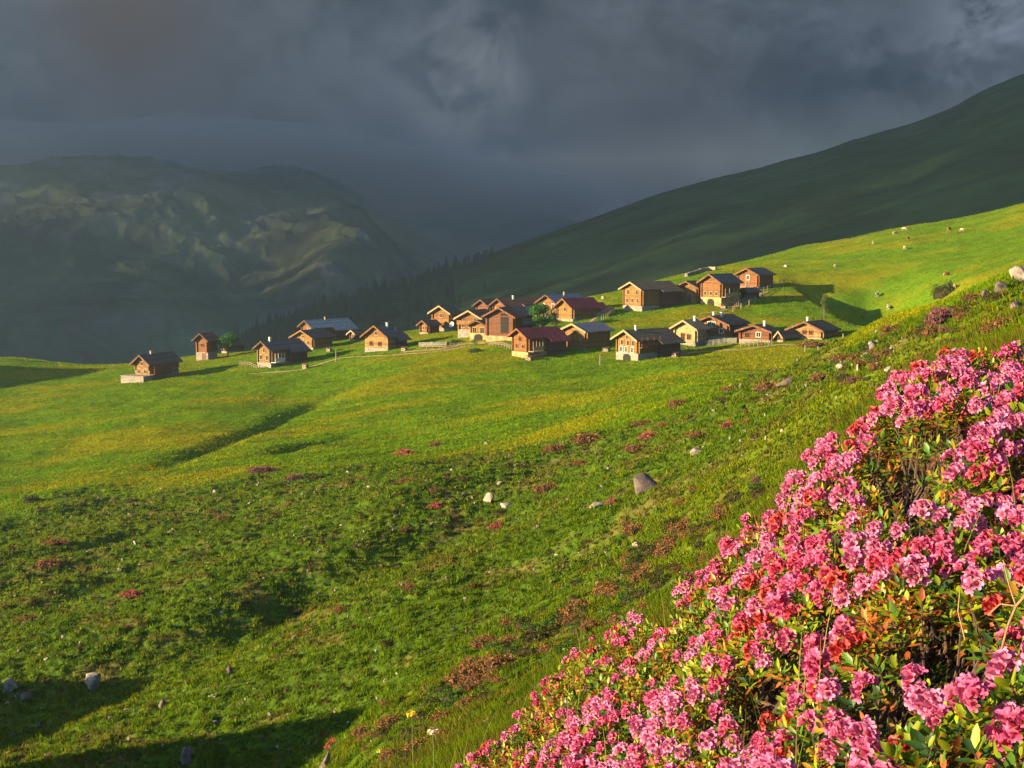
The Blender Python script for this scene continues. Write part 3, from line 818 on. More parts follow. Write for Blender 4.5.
def woodpile(px, py, w, h, label, rmin=200):
    x, y, z, r = at(px, py, rmin); s = r / F; e = empty('woodpile', (x, y, z), -0.75); tag(e, label, 'woodpile', 'firewood stacked by the chalets')
    w *= s; h *= s; m = MB(); rad = 0.13; n = max(3, int(w / .28))
    for k in range(max(2, int(h / .26))):
        for i in range(n):
            m.tube((-w / 2 + i * .27 + (k % 2) * .13, -.4 + random.uniform(-.05, .05), .1 + k * .235), (-w / 2 + i * .27 + (k % 2) * .13, .4 + random.uniform(-.05, .05), .1 + k * .235), rad, rad, 7)
    m.build('logs', M['post'], e); MB().box(-w / 2 - .2, w / 2 + .2, -.55, .55, .1 + int(h / .26) * .24 + .08, .1 + int(h / .26) * .24 + .14).build('cover_boards', M['darklog'], e)


woodpile(530, 361, 8, 5, 'firewood pile at the near corner of the lower red roofed chalet')
woodpile(607, 352, 7, 4, 'firewood pile at the far end of the barn of wide stacked logs')
woodpile(405, 351, 7, 4, 'firewood pile beside the chalet with the pale yellow ground floor')
woodpile(330, 352, 7, 4, 'firewood pile beside the orange chalet of the left row')
woodpile(306, 369, 7, 5, 'firewood pile behind the chalet with the white side porch')
woodpile(724, 309, 7, 4, 'firewood pile beside the white stone cellar of the upper row')
woodpile(676, 357, 7, 4, 'firewood pile at the far corner of the nearest chalet')
def post(px, py, h, label, group='fence posts around the village', rmin=200):
    x, y, z, r = at(px, py, rmin)
    o = MB().tube((0, 0, -0.5), (0.03, 0.02, h), 0.13, 0.11, 7).build('fence_post', M['post']); o.location = (x, y, z)
    tag(o, label, 'post', group)
for px, py, h in ((774, 288, 1.6), (780, 287, 1.7), (783.5, 286, 1.6), (777, 288, 1.3)):
    post(px, py, h, 'grey wooden post in the short fence beside the highest chalet')
for px, py, h in ((733, 312, 1.4), (741, 309, 1.4), (749, 306, 1.4), (755, 304, 1.8), (762, 299, 1.4)):
    post(px, py, h, 'grey wooden post beside the track below the highest chalet')
post(336, 362, 2.6, 'lone pale post in the shaded meadow below the silver roofed chalet')
post(600, 365, 2.0, 'lone pale post in the meadow left of the nearest chalet')
for px, py, h in ((843, 340, 1.2), (818, 353, 1.2), (805, 352, 1.2)):
    post(px, py, h, 'short post along the path below the low pale chalet')


def strip_wall(name, label, pts, h, w, mat, cat='wall', rmin=200):
    """a dry stone wall following the ground between picture points"""
    P = []
    for (xa, ya), (xb, yb) in zip(pts[:-1], pts[1:]):
        for t in np.linspace(0, 1, 7)[:-1]: P.append(at(xa + (xb - xa) * t, ya + (yb - ya) * t, rmin)[:2])
    P.append(at(*pts[-1], rmin)[:2]); P = np.array(P)
    for _ in range(6): P[1:-1] = (P[:-2] + 2 * P[1:-1] + P[2:]) / 4
    z = ground_z(P[:, 0], P[:, 1]); T = np.gradient(P, axis=0); T /= np.linalg.norm(T, axis=1)[:, None]; N = np.stack([-T[:, 1], T[:, 0]], -1)
    m = MB(); n = len(P)
    for i in range(n):
        hh = h * (1 + 0.10 * random.uniform(-1, 1)); ww = w * (1 + 0.1 * random.uniform(-1, 1))
        for sgn, dz in ((-1, -0.6), (-0.8, hh), (0.8, hh), (1, -0.6)):
            q = P[i] + N[i] * sgn * ww / 2; m.v.append((q[0], q[1], z[i] + dz))
    for i in range(n - 1):
        for k in range(3): m.f.append((4 * i + k, 4 * i + k + 1, 4 * i + k + 5, 4 * i + k + 4))
    m.f.append((0, 3, 2, 1)); m.f.append((4 * n - 4, 4 * n - 3, 4 * n - 2, 4 * n - 1))
    bm = bmesh.new(); me = m.mesh(name, M[mat]); bm.from_mesh(me); bmesh.ops.recalc_face_normals(bm, faces=bm.faces); bm.to_mesh(me); bm.free()
    o = link(bpy.data.objects.new(name, me)); tag(o, label, cat); return o


strip_wall('stone_wall', 'pale dry stone wall on the crest behind the upper row', [(686, 277), (697, 273), (708, 270), (716, 270)], 1.0, 0.9, 'stone', rmin=260)
strip_wall('stone_wall', 'low dry stone wall on the slope left of the upper row', [(596, 317), (604, 314), (612, 311)], 1.0, 0.9, 'stone', rmin=260)
strip_wall('retaining_wall', 'grey retaining wall in front of the orange chalet with bright upper windows', [(694, 347), (705, 345.5), (716, 344.5), (727, 343), (738, 343)], 1.0, 1.2, 'greystone')
strip_wall('retaining_wall', 'earthy retaining bank wall below the cream verged chalet', [(420, 346), (434, 346), (448, 345)], 0.8, 1.0, 'greystone')


def path(label_name, pts, w, rmin=150):
    P = []
    for (xa, ya), (xb, yb) in zip(pts[:-1], pts[1:]):
        for t in np.linspace(0, 1, 9)[:-1]: P.append(at(xa + (xb - xa) * t, ya + (yb - ya) * t, rmin)[:2])
    P.append(at(*pts[-1], rmin)[:2]); P = np.array(P)
    for _ in range(3): P[1:-1] = (P[:-2] + 2 * P[1:-1] + P[2:]) / 4
    T = np.gradient(P, axis=0); T /= np.linalg.norm(T, axis=1)[:, None] + 1e-9; N = np.stack([-T[:, 1], T[:, 0]], -1)
    rows = []
    for u in np.linspace(-1, 1, 6):
        Q = P + N * u * w / 2 * (1 + 0.3 * noise2(P[:, 0] / 3, P[:, 1] / 3, 9))[:, None]
        rows.append(np.stack([Q[:, 0], Q[:, 1], ground_z(Q[:, 0], Q[:, 1]) + 0.10 - 0.05 * abs(u)], -1))
    V = np.stack(rows, 1); n, k, _ = V.shape; idx = np.arange(n * k).reshape(n, k)
    f = np.stack([idx[:-1, :-1], idx[1:, :-1], idx[1:, 1:], idx[:-1, 1:]], -1).reshape(-1, 4)
    me = np_mesh('path', V.reshape(-1, 3), f, smooth=True); me.materials.append(M['path'])
    bm = bmesh.new(); bm.from_mesh(me); bmesh.ops.recalc_face_normals(bm, faces=bm.faces); bm.to_mesh(me); bm.free()
    tag(link(bpy.data.objects.new('path', me)), kind='structure')


path('path', [(404, 352), (440, 350), (470, 343), (500, 344), (516, 347)], 2.2)
path('path', [(676, 356), (700, 352), (740, 350), (780, 345), (815, 345), (840, 343)], 2.2)
path('path', [(470, 346), (440, 352), (400, 355), (340, 358), (300, 371), (250, 374)], 1.4)
path('path', [(700, 314), (720, 312), (740, 306), (762, 294), (772, 291)], 1.0, 230)
path('path', [(580, 330), (596, 318), (612, 309)], 1.0, 220)

x_, y_, z_, r_ = at(451.5, 331, 200)
e = empty('satellite_dish', (x_, y_, z_)); tag(e, 'white round satellite dish on a short mast between two chalets', 'satellite dish')
MB().tube((0, 0, -0.5), (0, 0, 1.3), 0.06, 0.06, 8).build('mast', M['post'], e)
dm = MB(); aim = Vector((-0.55, -0.75, 0.35)).normalized(); ax = aim.orthogonal().normalized(); bx = aim.cross(ax)
for ri, (q, dd) in enumerate([(0.0, -0.22), (0.4, -0.15), (0.75, 0.02), (0.76, -0.03), (0.4, -0.21), (0.0, -0.28)]):
    for k in range(14):
        an = 2 * math.pi * k / 14; dm.v.append(tuple(Vector((0, 0, 1.6)) + ax * math.cos(an) * max(q, .01) + bx * math.sin(an) * max(q, .01) + aim * dd))
for ri in range(5):
    for k in range(14): j = (k + 1) % 14; dm.f.append((ri * 14 + k, ri * 14 + j, ri * 14 + 14 + j, ri * 14 + 14 + k))
dm.build('dish', M['white'], e)
MB().tube(tuple(Vector((0, 0, 1.0))), tuple(Vector((0, 0, 1.5)) + aim * 0.7), 0.03, 0.03, 6).build('receiver_arm', M['post'], e)
# ------------------------------------------------------------------ rocks
def ico_mesh(sub):
    bm = bmesh.new(); bmesh.ops.create_icosphere(bm, subdivisions=sub, radius=1.0)
    v = np.array([p.co[:] for p in bm.verts]); f = np.array([[q.index for q in p.verts] for p in bm.faces]); bm.free()
    return v, f


def rock_mesh(seed, pale):
    v, f = ico_mesh(3)
    r = np.random.default_rng(seed)
    v = v * np.array([1, r.uniform(.7, 1.2), r.uniform(.8, 1.2)])
    for _ in range(11):                       # broken planes
        n = r.normal(size=3); n /= np.linalg.norm(n); d = r.uniform(0.32, 0.75)
        k = v @ n - d
        v = v - np.where(k > 0, k, 0)[:, None] * n * 0.97
    v = v * (1 + 0.16 * ridged(v[:, 0] * 1.7 + seed, v[:, 1] * 1.7 + v[:, 2] * 2.3, 3, seed))[:, None]
    v = v / np.abs(v).max(0)
    g = fbm(v[:, 0] * 2 + 9, v[:, 1] * 2 + v[:, 2] * 2, 4, seed + 5)[:, None]
    c = (np.array([0.20, 0.165, 0.14]) if pale else np.array([0.08, 0.06, 0.055])) * (1 + 0.5 * g)
    l = sstep(0.1, 0.4, fbm(v[:, 0] * 3, v[:, 1] * 3 + v[:, 2] * 3, 3, seed + 8))[:, None]
    c = c * (1 - 0.6 * l) + np.array([0.10, 0.07, 0.045]) * 0.6 * l
    me = np_mesh('rock', v, f, c); me.materials.append(M['rock']); return me


ROCKS = [rock_mesh(300 + k, k % 2 == 0) for k in range(8)]


def rock(px, py, wpx, hpx, label, group=None, k=None, rmin=20, name='rock'):
    x, y, z, r = at(px, py, rmin)
    s = r / F; k = random.randrange(8) if k is None else k
    o = bpy.data.objects.new(name, ROCKS[k]); link(o)
    w = wpx * s / 2; h = hpx * s
    o.scale = (w, w * random.uniform(0.7, 1.1), h * 0.66); o.location = (x, y, z + h * 0.12)
    o.rotation_euler = (random.uniform(-.3, .3), random.uniform(-.3, .3), random.uniform(0, 6.28))
    tag(o, label, 'rock', group); return o


rock(648, 490, 30, 25, 'big grey brown boulder standing alone in the middle of the rough slope', k=3)
rock(697, 455, 14, 9, 'pale boulder up the slope to the right of the big standing boulder', k=2)
rock(489, 502, 12, 13, 'upright pale stone in the hollow above the red shrub', k=0)
rock(506, 507, 14, 7, 'flat whitish stone beside the upright pale stone', k=4)
rock(93, 688, 22, 20, 'pinkish pale boulder alone at the lower left of the slope', k=2)
rock(10, 692, 15, 16, 'pale pointed stone at the lower left picture edge', k=0)
rock(27, 699, 11, 9, 'small grey stone next to the pointed stone at the left edge', k=3)
rock(166, 708, 13, 11, 'brown grey stone on the rim of the lower left shadow', k=1)
rock(185, 765, 13, 30, 'tall narrow standing stone in the lower left shadow', k=3)
rock(228, 674, 15, 11, 'flat topped brownish stone between tussocks low on the slope', k=5)
rock(326, 768, 16, 20, 'leaning grey stone at the bottom edge beside the bank', k=7, rmin=8)
rock(598, 507, 18, 7, 'long flat cream stone left of the small red shrub', k=4)
rock(638, 548, 11, 10, 'round pale stone below the big standing boulder', k=6)
rock(872, 350, 10, 11, 'white upright stone on the right spur near the low pale chalet', k=0)
rock(840, 371, 10, 7, 'first of three white stones in a row on the right spur', k=2, group='white stones in a row')
rock(859, 373, 9, 10, 'second of three white stones in a row on the right spur', k=0, group='white stones in a row')
rock(888, 372, 9, 9, 'third of three white stones in a row on the right spur', k=6, group='white stones in a row')
rock(1018, 282, 17, 20, 'tall whitish boulder at the right picture edge on the spur crest', k=2, rmin=12)
rock(1001, 291, 15, 13, 'grey boulder leaning against the tall whitish boulder', k=3, rmin=12)
rock(988, 299, 17, 8, 'low brown boulder at the left foot of the boulder pile', k=1, rmin=12)
rock(1016, 310, 16, 12, 'reddish boulder below the tall whitish boulder', k=5, rmin=12)
rock(788, 386, 24, 11, 'grey rock outcrop with a dark hollow on the right spur', k=7)
rock(906, 220, 7, 6, 'grey boulder among the cows high on the upper meadow', rmin=300, k=1)
rock(835, 267, 5, 4, 'small white boulder on the upper meadow above the wide shadow', rmin=260, k=0)
rock(994, 208, 12, 7, 'reddish boulder on the skyline of the upper meadow', rmin=300, k=5)
rock(949, 216, 5, 5, 'pale boulder on the skyline left of the reddish boulder', rmin=300, k=0)
rock(603, 299, 5, 4, 'white boulder below the tiny hut with pale roof', rmin=260, k=0)
rock(671, 354, 5, 5, 'white stone by the path right of the nearest chalet', k=0, rmin=190, group='white stones by the path')
rock(682, 353.5, 7, 5, 'bigger white stone by the path below the cream plastered chalet', k=2, rmin=190, group='white stones by the path')
small = [(63, 638), (80, 646), (129, 741), (163, 747), (135, 712), (215, 725), (263, 650), (296, 640), (348, 474), (369, 490), (433, 525), (519, 485), (540, 479), (487, 445), (499, 486), (534, 573),
         (377, 652), (377, 702), (348, 724), (363, 631), (295, 708), (270, 716), (698, 543), (611, 510), (714, 485), (837, 399), (730, 441), (703, 447), (878, 333), (120, 572), (108, 575), (46, 661)]
for i in range(150):
    th_ = random.uniform(5, 930); e_ = np.interp(th_, [p[0] for p in EDGE], [p[1] for p in EDGE])
    lim = np.interp(th_, [0, 350, 430, 620, 720, 830, 930, 1024], [765, 765, 690, 590, 505, 385, 345, 330])
    if lim > e_ + 12: small.append((th_, random.uniform(e_ + 8, lim)))
for i, (a, b) in enumerate(small):
    big = i < 32
    w = random.uniform(3.5, 6.5) if big else random.uniform(2.2, 5.4)
    rock(a, b, w, w * random.uniform(0.6, 0.9), 'small pale stone half sunk among the tussocks of the rough slope', 'small stones in the rough pasture', random.choice([0, 2, 4, 6]), name='stone', rmin=20 if a < 620 else 30)


# ------------------------------------------------------------------ dwarf shrubs
def shrub_mesh(seed, pal, n=1100, flat=0.55):
    r = np.random.default_rng(seed)
    d = r.normal(size=(n, 3)); d[:, 2] = np.abs(d[:, 2]); d /= np.linalg.norm(d, axis=1)[:, None]
    lump = 0.8 + 0.75 * fbm(d[:, 0] * 2.2 + seed, d[:, 1] * 2.2 + d[:, 2], 3, seed)
    c = d * (lump * r.uniform(0.62, 1.08, n) ** 0.7)[:, None]; c[:, 2] *= flat
    s = r.uniform(0.035, 0.085, n)
    a = r.normal(size=(n, 3)); a /= np.linalg.norm(a, axis=1)[:, None]
    b = np.cross(a, r.normal(size=(n, 3))); b /= np.linalg.norm(b, axis=1)[:, None]
    V = np.stack([c - a * s[:, None], c + b * s[:, None] * .6, c + a * s[:, None], c - b * s[:, None] * .6], 1).reshape(-1, 3)
    f = np.arange(4 * n).reshape(-1, 4)
    pi = r.integers(0, len(pal), n); col = np.array(pal)[pi] * r.uniform(0.7, 1.3, (n, 1))
    # a dense heart of twigs
    iv, jf = ico_mesh(2); iv = iv * np.array([0.72, 0.72, 0.72 * flat]) * (1 + 0.15 * fbm(iv[:, 0] * 3, iv[:, 1] * 3 + iv[:, 2], 2, seed))[:, None]
    f2 = np.concatenate([jf, jf[:, 2:3]], 1) + len(V)
    me = bpy.data.meshes.new('shrub')
    VV = np.concatenate([V, iv]); me.from_pydata(VV.tolist(), [], f.tolist() + (jf + len(V)).tolist())
    cc = np.concatenate([np.repeat(col, 4, 0), np.tile(np.array([[0.04, 0.03, 0.018]]), (len(iv), 1))])
    at_ = me.color_attributes.new('Col', 'FLOAT_COLOR', 'POINT'); at_.data.foreach_set('color', np.concatenate([cc, np.ones((len(cc), 1))], 1).astype(np.float32).ravel())
    me.materials.append(M['heath']); return me


RED = [(0.352, 0.056, 0.072), (0.272, 0.064, 0.048), (0.160, 0.096, 0.032), (0.416, 0.096, 0.096)]
RUST = [(0.256, 0.096, 0.040), (0.192, 0.088, 0.040), (0.096, 0.096, 0.024), (0.144, 0.064, 0.032)]
OLIVE = [(0.05, 0.065, 0.012), (0.07, 0.06, 0.015), (0.04, 0.05, 0.012)]
GREEN = [(0.035, 0.085, 0.012), (0.05, 0.11, 0.015), (0.025, 0.06, 0.012)]
MAUVE = [(0.208, 0.048, 0.096), (0.160, 0.064, 0.072), (0.096, 0.064, 0.032)]
SH = {k: [shrub_mesh(400 + 10 * i + j, p) for j in range(3)] for i, (k, p) in enumerate([('red', RED), ('rust', RUST), ('olive', OLIVE), ('green', GREEN), ('mauve', MAUVE)])}


def shrub(px, py, w, h, kind, label, group=None, rmin=30, cat='shrub'):
    x, y, z, r = at(px, py, rmin); s = r / F
    o = link(bpy.data.objects.new('dwarf_shrub', random.choice(SH[kind])))
    o.scale = (w * s / 1.7, w * s / 2 * random.uniform(0.7, 1.1), h * s / 0.85); o.location = (x, y, z - 0.04); o.rotation_euler = (0, 0, random.uniform(-0.3, 0.3))
    tag(o, label, cat, group); return o


for a in [(407, 455, 22, 9, 'red', 'bright red cushion shrub on the line between meadow and rough slope'),
          (262, 473, 28, 8, 'mauve', 'wide mauve cushion shrub on the meadow edge below the long ditch'),
          (295, 481, 20, 10, 'mauve', 'mauve brown shrub right of the wide mauve cushion shrub'),
          (554, 452, 22, 11, 'rust', 'rusty shrub left of the larger orange brown shrub on the meadow edge'),
          (586, 442, 30, 14, 'rust', 'large orange brown shrub on the meadow edge above the big boulder'),
          (583, 465, 24, 8, 'rust', 'low rusty shrub below the large orange brown shrub'),
          (547, 492, 30, 12, 'rust', 'sprawling reddish brown shrub right of the whitish stones'),
          (613, 504, 12, 12, 'red', 'small red shrub beside the long flat cream stone'),
          (649, 440, 22, 12, 'red', 'pinkish red shrub above the big standing boulder'),
          (643, 425, 26, 8, 'rust', 'brown shrub just above the pinkish red shrub'),
          (638, 452, 30, 10, 'rust', 'brown shrub just below the pinkish red shrub'),
          (677, 406, 20, 12, 'rust', 'brown upright shrub on the meadow edge below the nearest chalet'),
          (731, 391, 22, 8, 'rust', 'brown shrub on the spur crest below the retaining wall'),
          (728, 428, 14, 10, 'red', 'small red shrub on the right of the slope above the bank'),
          (693, 536, 24, 12, 'rust', 'brown shrub close above the flowering bank'),
          (648, 574, 26, 16, 'rust', 'brown orange shrub just left of the flowering bank'),
          (500, 528, 20, 12, 'red', 'vivid red shrub below the upright pale stone'),
          (759, 483, 16, 12, 'mauve', 'dark mauve shrub next to the flowering bank'),
          (433, 494, 14, 8, 'rust', 'upper of two small brown shrubs near the middle of the slope'),
          (437, 509, 16, 10, 'red', 'lower of two small shrubs near the middle of the slope'),
          (437, 446, 18, 6, 'rust', 'flat brown shrub right of the bright red cushion shrub'),
          (341, 613, 14, 12, 'rust', 'small orange brown shrub at the lower end of the long hollow'),
          (411, 591, 16, 10, 'rust', 'brown shrub below the long hollow'),
          (135, 597, 26, 9, 'red', 'narrow crimson shrub patch on the left slope'),
          (56, 546, 24, 10, 'rust', 'upper brown shrub at the left picture edge'),
          (48, 566, 30, 12, 'rust', 'lower brown shrub at the left picture edge'),
          (200, 557, 18, 8, 'olive', 'dark olive shrub on the left slope'),
          (32, 504, 18, 10, 'olive', 'olive shrub on the meadow edge far left'),
          (332, 748, 16, 14, 'red', 'red tinged shrub beside the leaning grey stone'),
          (942, 324, 32, 24, 'mauve', 'dark reddish round bush standing on the right spur crest'),
          (932, 336, 18, 16, 'rust', 'rusty shrub at the foot of the dark reddish round bush'),
          (963, 318, 16, 18, 'olive', 'dark green bush in the shade right of the dark reddish bush'),
          (972, 300, 20, 12, 'rust', 'orange brown shrub between dark reddish bush and boulder pile'),
          (1003, 330, 44, 20, 'rust', 'wide rusty shrub below the boulder pile'),
          (820, 384, 20, 10, 'rust', 'brown shrub right of the grey rock outcrop'),
          (768, 390, 26, 14, 'rust', 'rusty shrub left of the grey rock outcrop'),
          (816, 347, 34, 8, 'rust', 'wide flat rusty shrub on the spur below the low pale chalet'),
          (895, 330, 30, 8, 'rust', 'wide flat rusty shrub on the spur crest right of the white stone'),
          (868, 362, 28, 7, 'rust', 'low brown shrub between the white stones and the white upright stone'),
          (476, 352, 16, 6, 'green', 'green shrub below the broad orange chalet'),
          (456, 343, 14, 6, 'green', 'green shrub in front of the cream verged chalet'),
          (710, 343, 26, 5, 'green', 'green garden shrub on the grey retaining wall'),
          (786, 338, 12, 8, 'green', 'green bush left of the low pale chalet'),
          (700, 436, 24, 8, 'rust', 'rusty shrub uphill of the pale boulder')]:
    shrub(a[0], a[1], a[2], a[3], a[4], a[5], 'dwarf shrubs on the slope', 150 if a[1] < 352 and a[0] < 800 else (20 if a[0] < 950 else 10))
for i in range(70):
    px = random.uniform(10, 900); e_ = np.interp(px, [p[0] for p in EDGE], [p[1] for p in EDGE])
    lim = np.interp(px, [0, 350, 430, 620, 720, 830, 930], [765, 765, 690, 580, 495, 380, 345])
    if lim < e_ + 14: continue
    w = random.uniform(8, 18)
    shrub(px, random.uniform(e_ + 4, lim), w, w * 0.4, random.choice(['rust', 'olive', 'olive', 'green']), 'small low heath shrub scattered among the tussocks of the rough slope', 'small heath shrubs in the rough pasture', 30)
for px, py, w, h, k in ((468, 684, 46, 24, 'rust'), (500, 668, 40, 22, 'rust'), (440, 706, 40, 20, 'olive'), (540, 640, 44, 22, 'olive'), (580, 612, 40, 20, 'rust'), (415, 735, 36, 18, 'olive'), (490, 700, 36, 18, 'olive'), (620, 588, 30, 14, 'olive'), (395, 757, 34, 16, 'rust')):
    shrub(px, py, w, h, k, 'brownish heath shrub along the left edge of the flowering bank', 'heath shrubs edging the flowering bank', 7)

for i in range(150):
    t_ = random.random(); px = np.interp(t_, [0, .25, .5, .75, 1], [370, 450, 540, 640, 735]) + random.uniform(-20, 52); py = np.interp(t_, [0, .25, .5, .75, 1], [755, 700, 640, 572, 505]) + random.gauss(-4, 13)
    w = random.uniform(14, 34); shrub(px, py, w, w * 0.45, random.choice(['rust', 'olive', 'olive', 'green', 'rust']), 'low brown and olive heath cushion beside the flowering bank', 'heath cushions beside the flowering bank', 5.5)
for i in range(46):
    px = random.uniform(840, 1022); py = np.interp(px, [840, 900, 960, 1024], [352, 326, 306, 288]) + random.uniform(4, 42)
    w = random.uniform(8, 24); shrub(px, py, w, w * 0.45, random.choice(['rust', 'rust', 'olive', 'green', 'mauve']), 'low heath cushion on the right spur above the flowers', 'heath cushions on the right spur', 10)


# ------------------------------------------------------------------ trees
def leafy_tree(px, py, wpx, hpx, label, seed, pal, rmin=200, lobes=9, n=2600):
    x, y, z, r = at(px, py, rmin); s = r / F; Wt = wpx * s; Ht = hpx * s
    g = np.random.default_rng(seed)
    e = empty('tree', (x, y, z)); tag(e, label, 'tree')
    m = MB(); tr_ = min(Ht, Wt) * 0.035; m.tube((0, 0, -0.4), (0, 0, Ht * 0.35), tr_, tr_ * .75, 8)
    cs = []
    for k in range(lobes):
        a = 2 * math.pi * k / lobes + g.uniform(-.4, .4); q = g.uniform(0.15, 0.33) * Wt; zz = Ht * g.uniform(0.32, 0.85)
        c = np.array([math.cos(a) * q * (1.25 - zz / Ht * .6), math.sin(a) * q * (1.25 - zz / Ht * .6), zz]); cs.append((c, g.uniform(0.16, 0.26) * Wt))
        m.tube((0, 0, Ht * g.uniform(.18, .34)), tuple(c), tr_ * .45, tr_ * .18, 5)
    cs.append((np.array([0, 0, Ht * 0.86]), 0.2 * Wt))
    m.build('trunk', M['bark'], e)
    C = []; 
    for i in range(n):
        c, q = cs[g.integers(len(cs))]; d = g.normal(size=3); d /= np.linalg.norm(d); C.append(c + d * q * g.uniform(0.45, 1.08) * np.array([1, 1, 0.85]))
    C = np.array(C); ss = g.uniform(0.10, 0.24, n) * Wt / 6
    a = g.normal(size=(n, 3)); a /= np.linalg.norm(a, axis=1)[:, None]; b = np.cross(a, g.normal(size=(n, 3))); b /= np.linalg.norm(b, axis=1)[:, None]
    V = np.stack([C - a * ss[:, None], C + b * ss[:, None] * .6, C + a * ss[:, None], C - b * ss[:, None] * .6], 1).reshape(-1, 3)
    col = np.repeat(np.array(pal)[g.integers(0, len(pal), n)] * g.uniform(0.75, 1.25, (n, 1)), 4, 0)
    me = np_mesh('crown', V, np.arange(4 * n).reshape(-1, 4), col); me.materials.append(M['heath']); link(bpy.data.objects.new('crown', me), e)
    return e


TREEP = [(0.045, 0.12, 0.02), (0.06, 0.14, 0.02), (0.03, 0.085, 0.018)]
leafy_tree(541, 331, 30, 27, 'round green broadleaf tree in the middle of the village', 61, TREEP)
leafy_tree(228, 357, 27, 23, 'lone round green tree beside the narrow tall log barn', 62, TREEP)
leafy_tree(556, 329, 14, 16, 'darker small tree right of the round village tree', 63, [(0.025, 0.06, 0.015), (0.03, 0.07, 0.015)], n=900)
leafy_tree(474, 347, 10, 8, 'low leafy tree below the broad orange chalet', 64, TREEP, n=700)
shrub(947, 296, 24, 16, 'olive', 'tall olive bush left of the boulder pile on the spur', 'dwarf shrubs on the slope', 12)
shrub(941, 296, 18, 14, 'olive', 'lower olive bush at the left foot of the tall olive bush', 'dwarf shrubs on the slope', 12)
rock(786, 267, 5, 5, 'pale angular boulder alone in the meadow right of the highest chalet', k=4, rmin=260)


leafy_tree(824, 322, 12, 30, 'slender pale young tree standing in the hollow right of the upper row', 66, [(0.10, 0.13, 0.02), (0.08, 0.11, 0.02)], n=1500, lobes=9)


def conifer_mesh(seed):
    g = np.random.default_rng(seed); V = []; Fs = []
    def tri(a, b, c): n = len(V); V.extend([a, b, c]); Fs.append((n, n + 1, n + 2))
    lv = 13
    for i in range(lv):
        t = i / (lv - 1); z = 0.10 + 0.86 * t; rad = (0.27 * (1 - t) ** 0.75 + 0.012) * g.uniform(0.8, 1.15); nb = 9 if t < .7 else 6
        for k in range(nb):
            a = 2 * math.pi * k / nb + g.uniform(-.3, .3) + i; q = rad * g.uniform(0.6, 1.15); w = 0.34
            tip = (math.cos(a) * q, math.sin(a) * q, z - 0.055 * (1 - t * .5) - g.uniform(0, .02))
            l = (math.cos(a - w) * q * .55, math.sin(a - w) * q * .55, z - .02); rr = (math.cos(a + w) * q * .55, math.sin(a + w) * q * .55, z - .02)
            top = (0, 0, z + 0.075)
            tri(top, l, tip); tri(top, tip, rr)
    for k in range(5):
        a = 2 * math.pi * k / 5; b = 2 * math.pi * (k + 1) / 5
        tri((math.cos(a) * .018, math.sin(a) * .018, -0.08), (math.cos(b) * .018, math.sin(b) * .018, -0.08), (0, 0, .5))
    V = np.array(V); col = np.tile(np.array([[0.022, 0.042, 0.018]]), (len(V), 1)) * np.repeat(g.uniform(0.7, 1.35, (len(V) // 3, 1)), 3, 0)
    me = np_mesh('conifer', V, np.array(Fs), col); me.materials.append(M['needles']); return me


CON = [conifer_mesh(500 + k) for k in range(5)]
hx, hy = project(np.stack([HILL['X'], HILL['Y'], HILL['Z']], -1)); hS = HILL['S']
cr = np.interp(hx, [p[0] for p in HILL_PROF], [p[1] for p in HILL_PROF])
dens = np.clip((500 - hx) / 130, 0, 1) * (hx > 225) * (hS <= 1.0) * (hy < 352) * (hy > cr - 4)
dens = dens * np.where(hy - cr < 3, 2.2, np.clip(1.25 - (hx - 250) / 260, 0.15, 1) * (0.6 + 0.8 * sstep(-.2, .3, fbm(HILL['X'] / 60, HILL['Y'] / 60, 3, 91))))
dens = dens.ravel() / dens.sum()
pick = rng.choice(dens.size, 290, replace=False, p=dens)
for i in pick:
    x, y, z = HILL['X'].ravel()[i], HILL['Y'].ravel()[i], HILL['Z'].ravel()[i]
    o = link(bpy.data.objects.new('conifer', CON[i % 5])); h = random.choice([random.uniform(6, 11), random.uniform(9, 15), random.uniform(12, 19)])
    o.location = (x + random.uniform(-3, 3), y + random.uniform(-3, 3), z - 0.6); o.scale = (h * random.uniform(.8, 1.05),) * 2 + (h,); o.rotation_euler = (0, 0, random.uniform(0, 6.28))
    tag(o, 'dark conifer in the shaded forest on the hill behind the village', 'conifer', 'conifers of the forest behind the village')

# the rest of the wood between and behind them, one mass
pick2 = rng.choice(dens.size, 1100, replace=False, p=dens); VV = []; FF = []; CC = []; off = 0
cv = []
for me in CON:
    k_ = len(me.vertices); v_ = np.empty(k_ * 3, np.float32); me.vertices.foreach_get('co', v_); c_ = np.empty(k_ * 4, np.float32); me.color_attributes['Col'].data.foreach_get('color', c_); cv.append((v_.reshape(-1, 3), c_.reshape(-1, 4)))
for i in pick2:
    v_, c_ = cv[i % 5]; h = random.uniform(4, 12); a_ = random.uniform(0, 6.28); ca, sa = math.cos(a_), math.sin(a_)
    q = np.stack([v_[:, 0] * ca - v_[:, 1] * sa, v_[:, 0] * sa + v_[:, 1] * ca, v_[:, 2]], -1) * np.array([h * 1.15, h * 1.15, h])
    VV.append(q + np.array([HILL['X'].ravel()[i] + random.uniform(-4, 4), HILL['Y'].ravel()[i] + random.uniform(-4, 4), HILL['Z'].ravel()[i] - .8])); CC.append(c_ * np.array([random.uniform(.7, 1.6), random.uniform(.8, 1.4), 1, 1])); FF.append(np.arange(len(v_)).reshape(-1, 3) + off); off += len(v_)
me = np_mesh('forest', np.concatenate(VV), np.concatenate(FF), np.concatenate(CC)); me.materials.append(M['needles']); tag(link(bpy.data.objects.new('forest', me)), 'shaded conifer wood on the hill behind the village', 'forest', kind='stuff')


